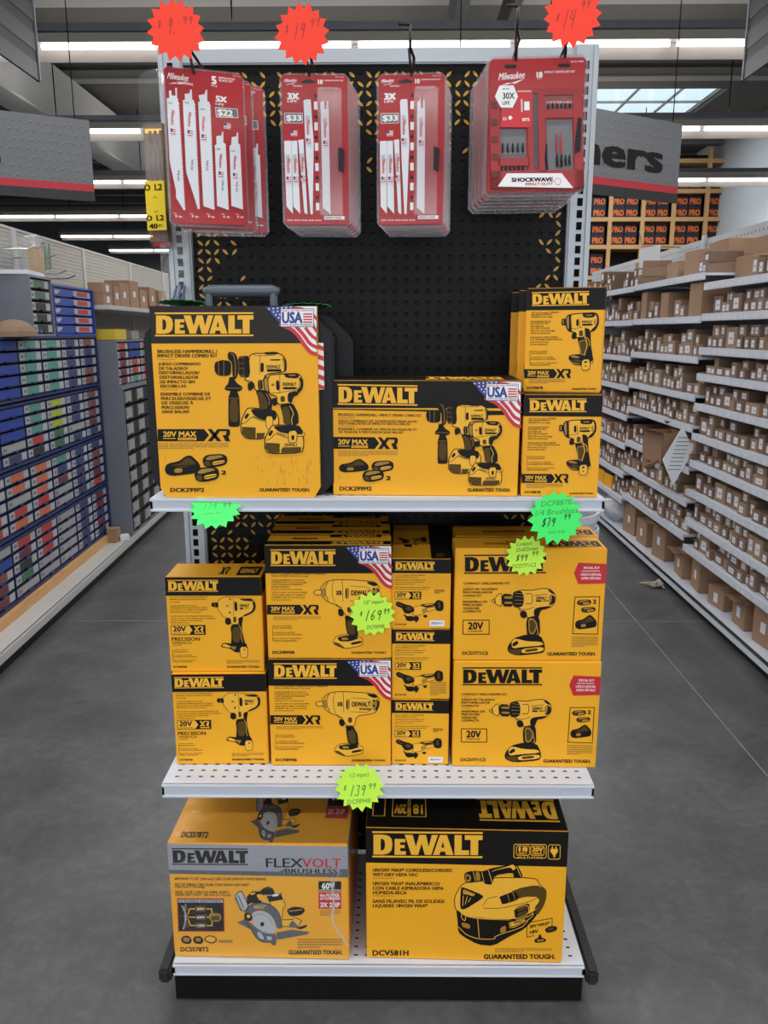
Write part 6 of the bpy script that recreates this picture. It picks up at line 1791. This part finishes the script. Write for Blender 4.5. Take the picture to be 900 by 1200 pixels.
def slat_sign(x, sgn, yfar, label, letter):
    r = empty('slat_sign', (x, yfar, 2.62)); tag(r, label, 'sign')
    for k in range(4):
        z = .0+k*.125
        q = MB(); q.prism([(0, z), (.012, z), (.012, z+.075), (0, z+.075)], 1, -1.3, 0); q.build('slat', mat('slat_charcoal', '26282b', .45, spec=.3) if 'slat_charcoal' not in bpy.data.materials else bpy.data.materials['slat_charcoal'], r)
        q = MB(); q.prism([(.002, z+.075), (.010, z+.075), (.010, z+.125), (.002, z+.125)], 1, -1.3, -.004); q.build('spacer', CASE, r)
    q = MB(); q.box(-.004, .016, -.012, .0, 0, .5); q.build('end_trim', GRY, r)
    for y in (-.55, -1.15):
        q = MB(); q.tube([(.006, y, .5), (.006, y, CZ_-.26-2.62)], .003, 6); q.build('hanger_wire', SLOT, r)
    if letter:
        f = Face([(0, 0), (100, 0), (100, 100), (0, 100)], (-.001, -.02, .46), (0, -.9, 0), (0, 0, -.085), (-1, 0, 0))
        p = Print(f); p.text('W', letter, 0, 8, 10, 84, 1, .03); p.build('lettering', r)
    return r
slat_sign(-1.66, -1, 4.12, 'charcoal slatted sign hanging in the top left corner', '')
slat_sign(1.65, 1, 4.15, 'charcoal slatted sign with white lettering hanging in the top right corner', 'S')

# ================================================================ crate racking with orange-marked boxes, far right
rk = empty('timber_rack', (4.6, 15.2, 0)); tag(rk, 'pale timber pigeonhole racking high on the far right wall', 'rack')
xs = [-1.9, -1.3, -.7, -.12, .42, 1.0, 1.32]; zs_ = [2.45, 2.98, 3.45, 3.92, 4.42]
for x in xs:
    q = MB(); q.box(x-.035, x+.035, -.05, 0, 0, 4.6); q.build('post', TIMBER, rk)
for z in zs_:
    q = MB(); q.box(-1.95, 1.35, -.045, .6, z-.07, z); q.build('shelf_board', TIMBER, rk)
q = MB(); q.box(-1.95, 1.35, .60, .62, 0, 4.6); q.build('back_board', mat('rack_back_dark', '2a2622', .8), rk)
BK2 = mat('dark_parcel', '22202a', .6)
RW = ['lowest', 'second', 'third', 'top']
for zi, z in enumerate(zs_[:-1]):
    for xi in range(len(xs)-1):
        x0, x1 = xs[xi]+.05, xs[xi+1]-.05
        n = 2 if x1-x0 > .4 else 1
        for k in range(n):
            w_ = (x1-x0)/n-.01; x = 4.6+x0+(k+.5)*(x1-x0)/n
            for lv in range(2 if zi in (0, 1, 2) else 1):
                if zi == 0 and lv == 1 and xi > 1: continue
                hgt = .19
                q = MB(); q.box(-w_/2, w_/2, -.15, .15, 0, hgt); o = q.build('stock_box', BK2, None, (x, 15.42, z+.002+lv*(hgt+.003)), 0, bevel=.004)
                tag(o, 'dark box with orange lettering in the %s row of the far timber racking' % RW[zi], 'box', 'orange lettered boxes, %s row of the far racking' % RW[zi])
                f = Face([(0, 0), (100, 0), (100, 100), (0, 100)], (-w_/2, -.151, hgt), (w_, 0, 0), (0, 0, -hgt), (0, -1, 0))
                p = Print(f, base=10); p.text('O', 'PRO', 8, 30, 84, 50, 1, .06); p.build('lettering', o)
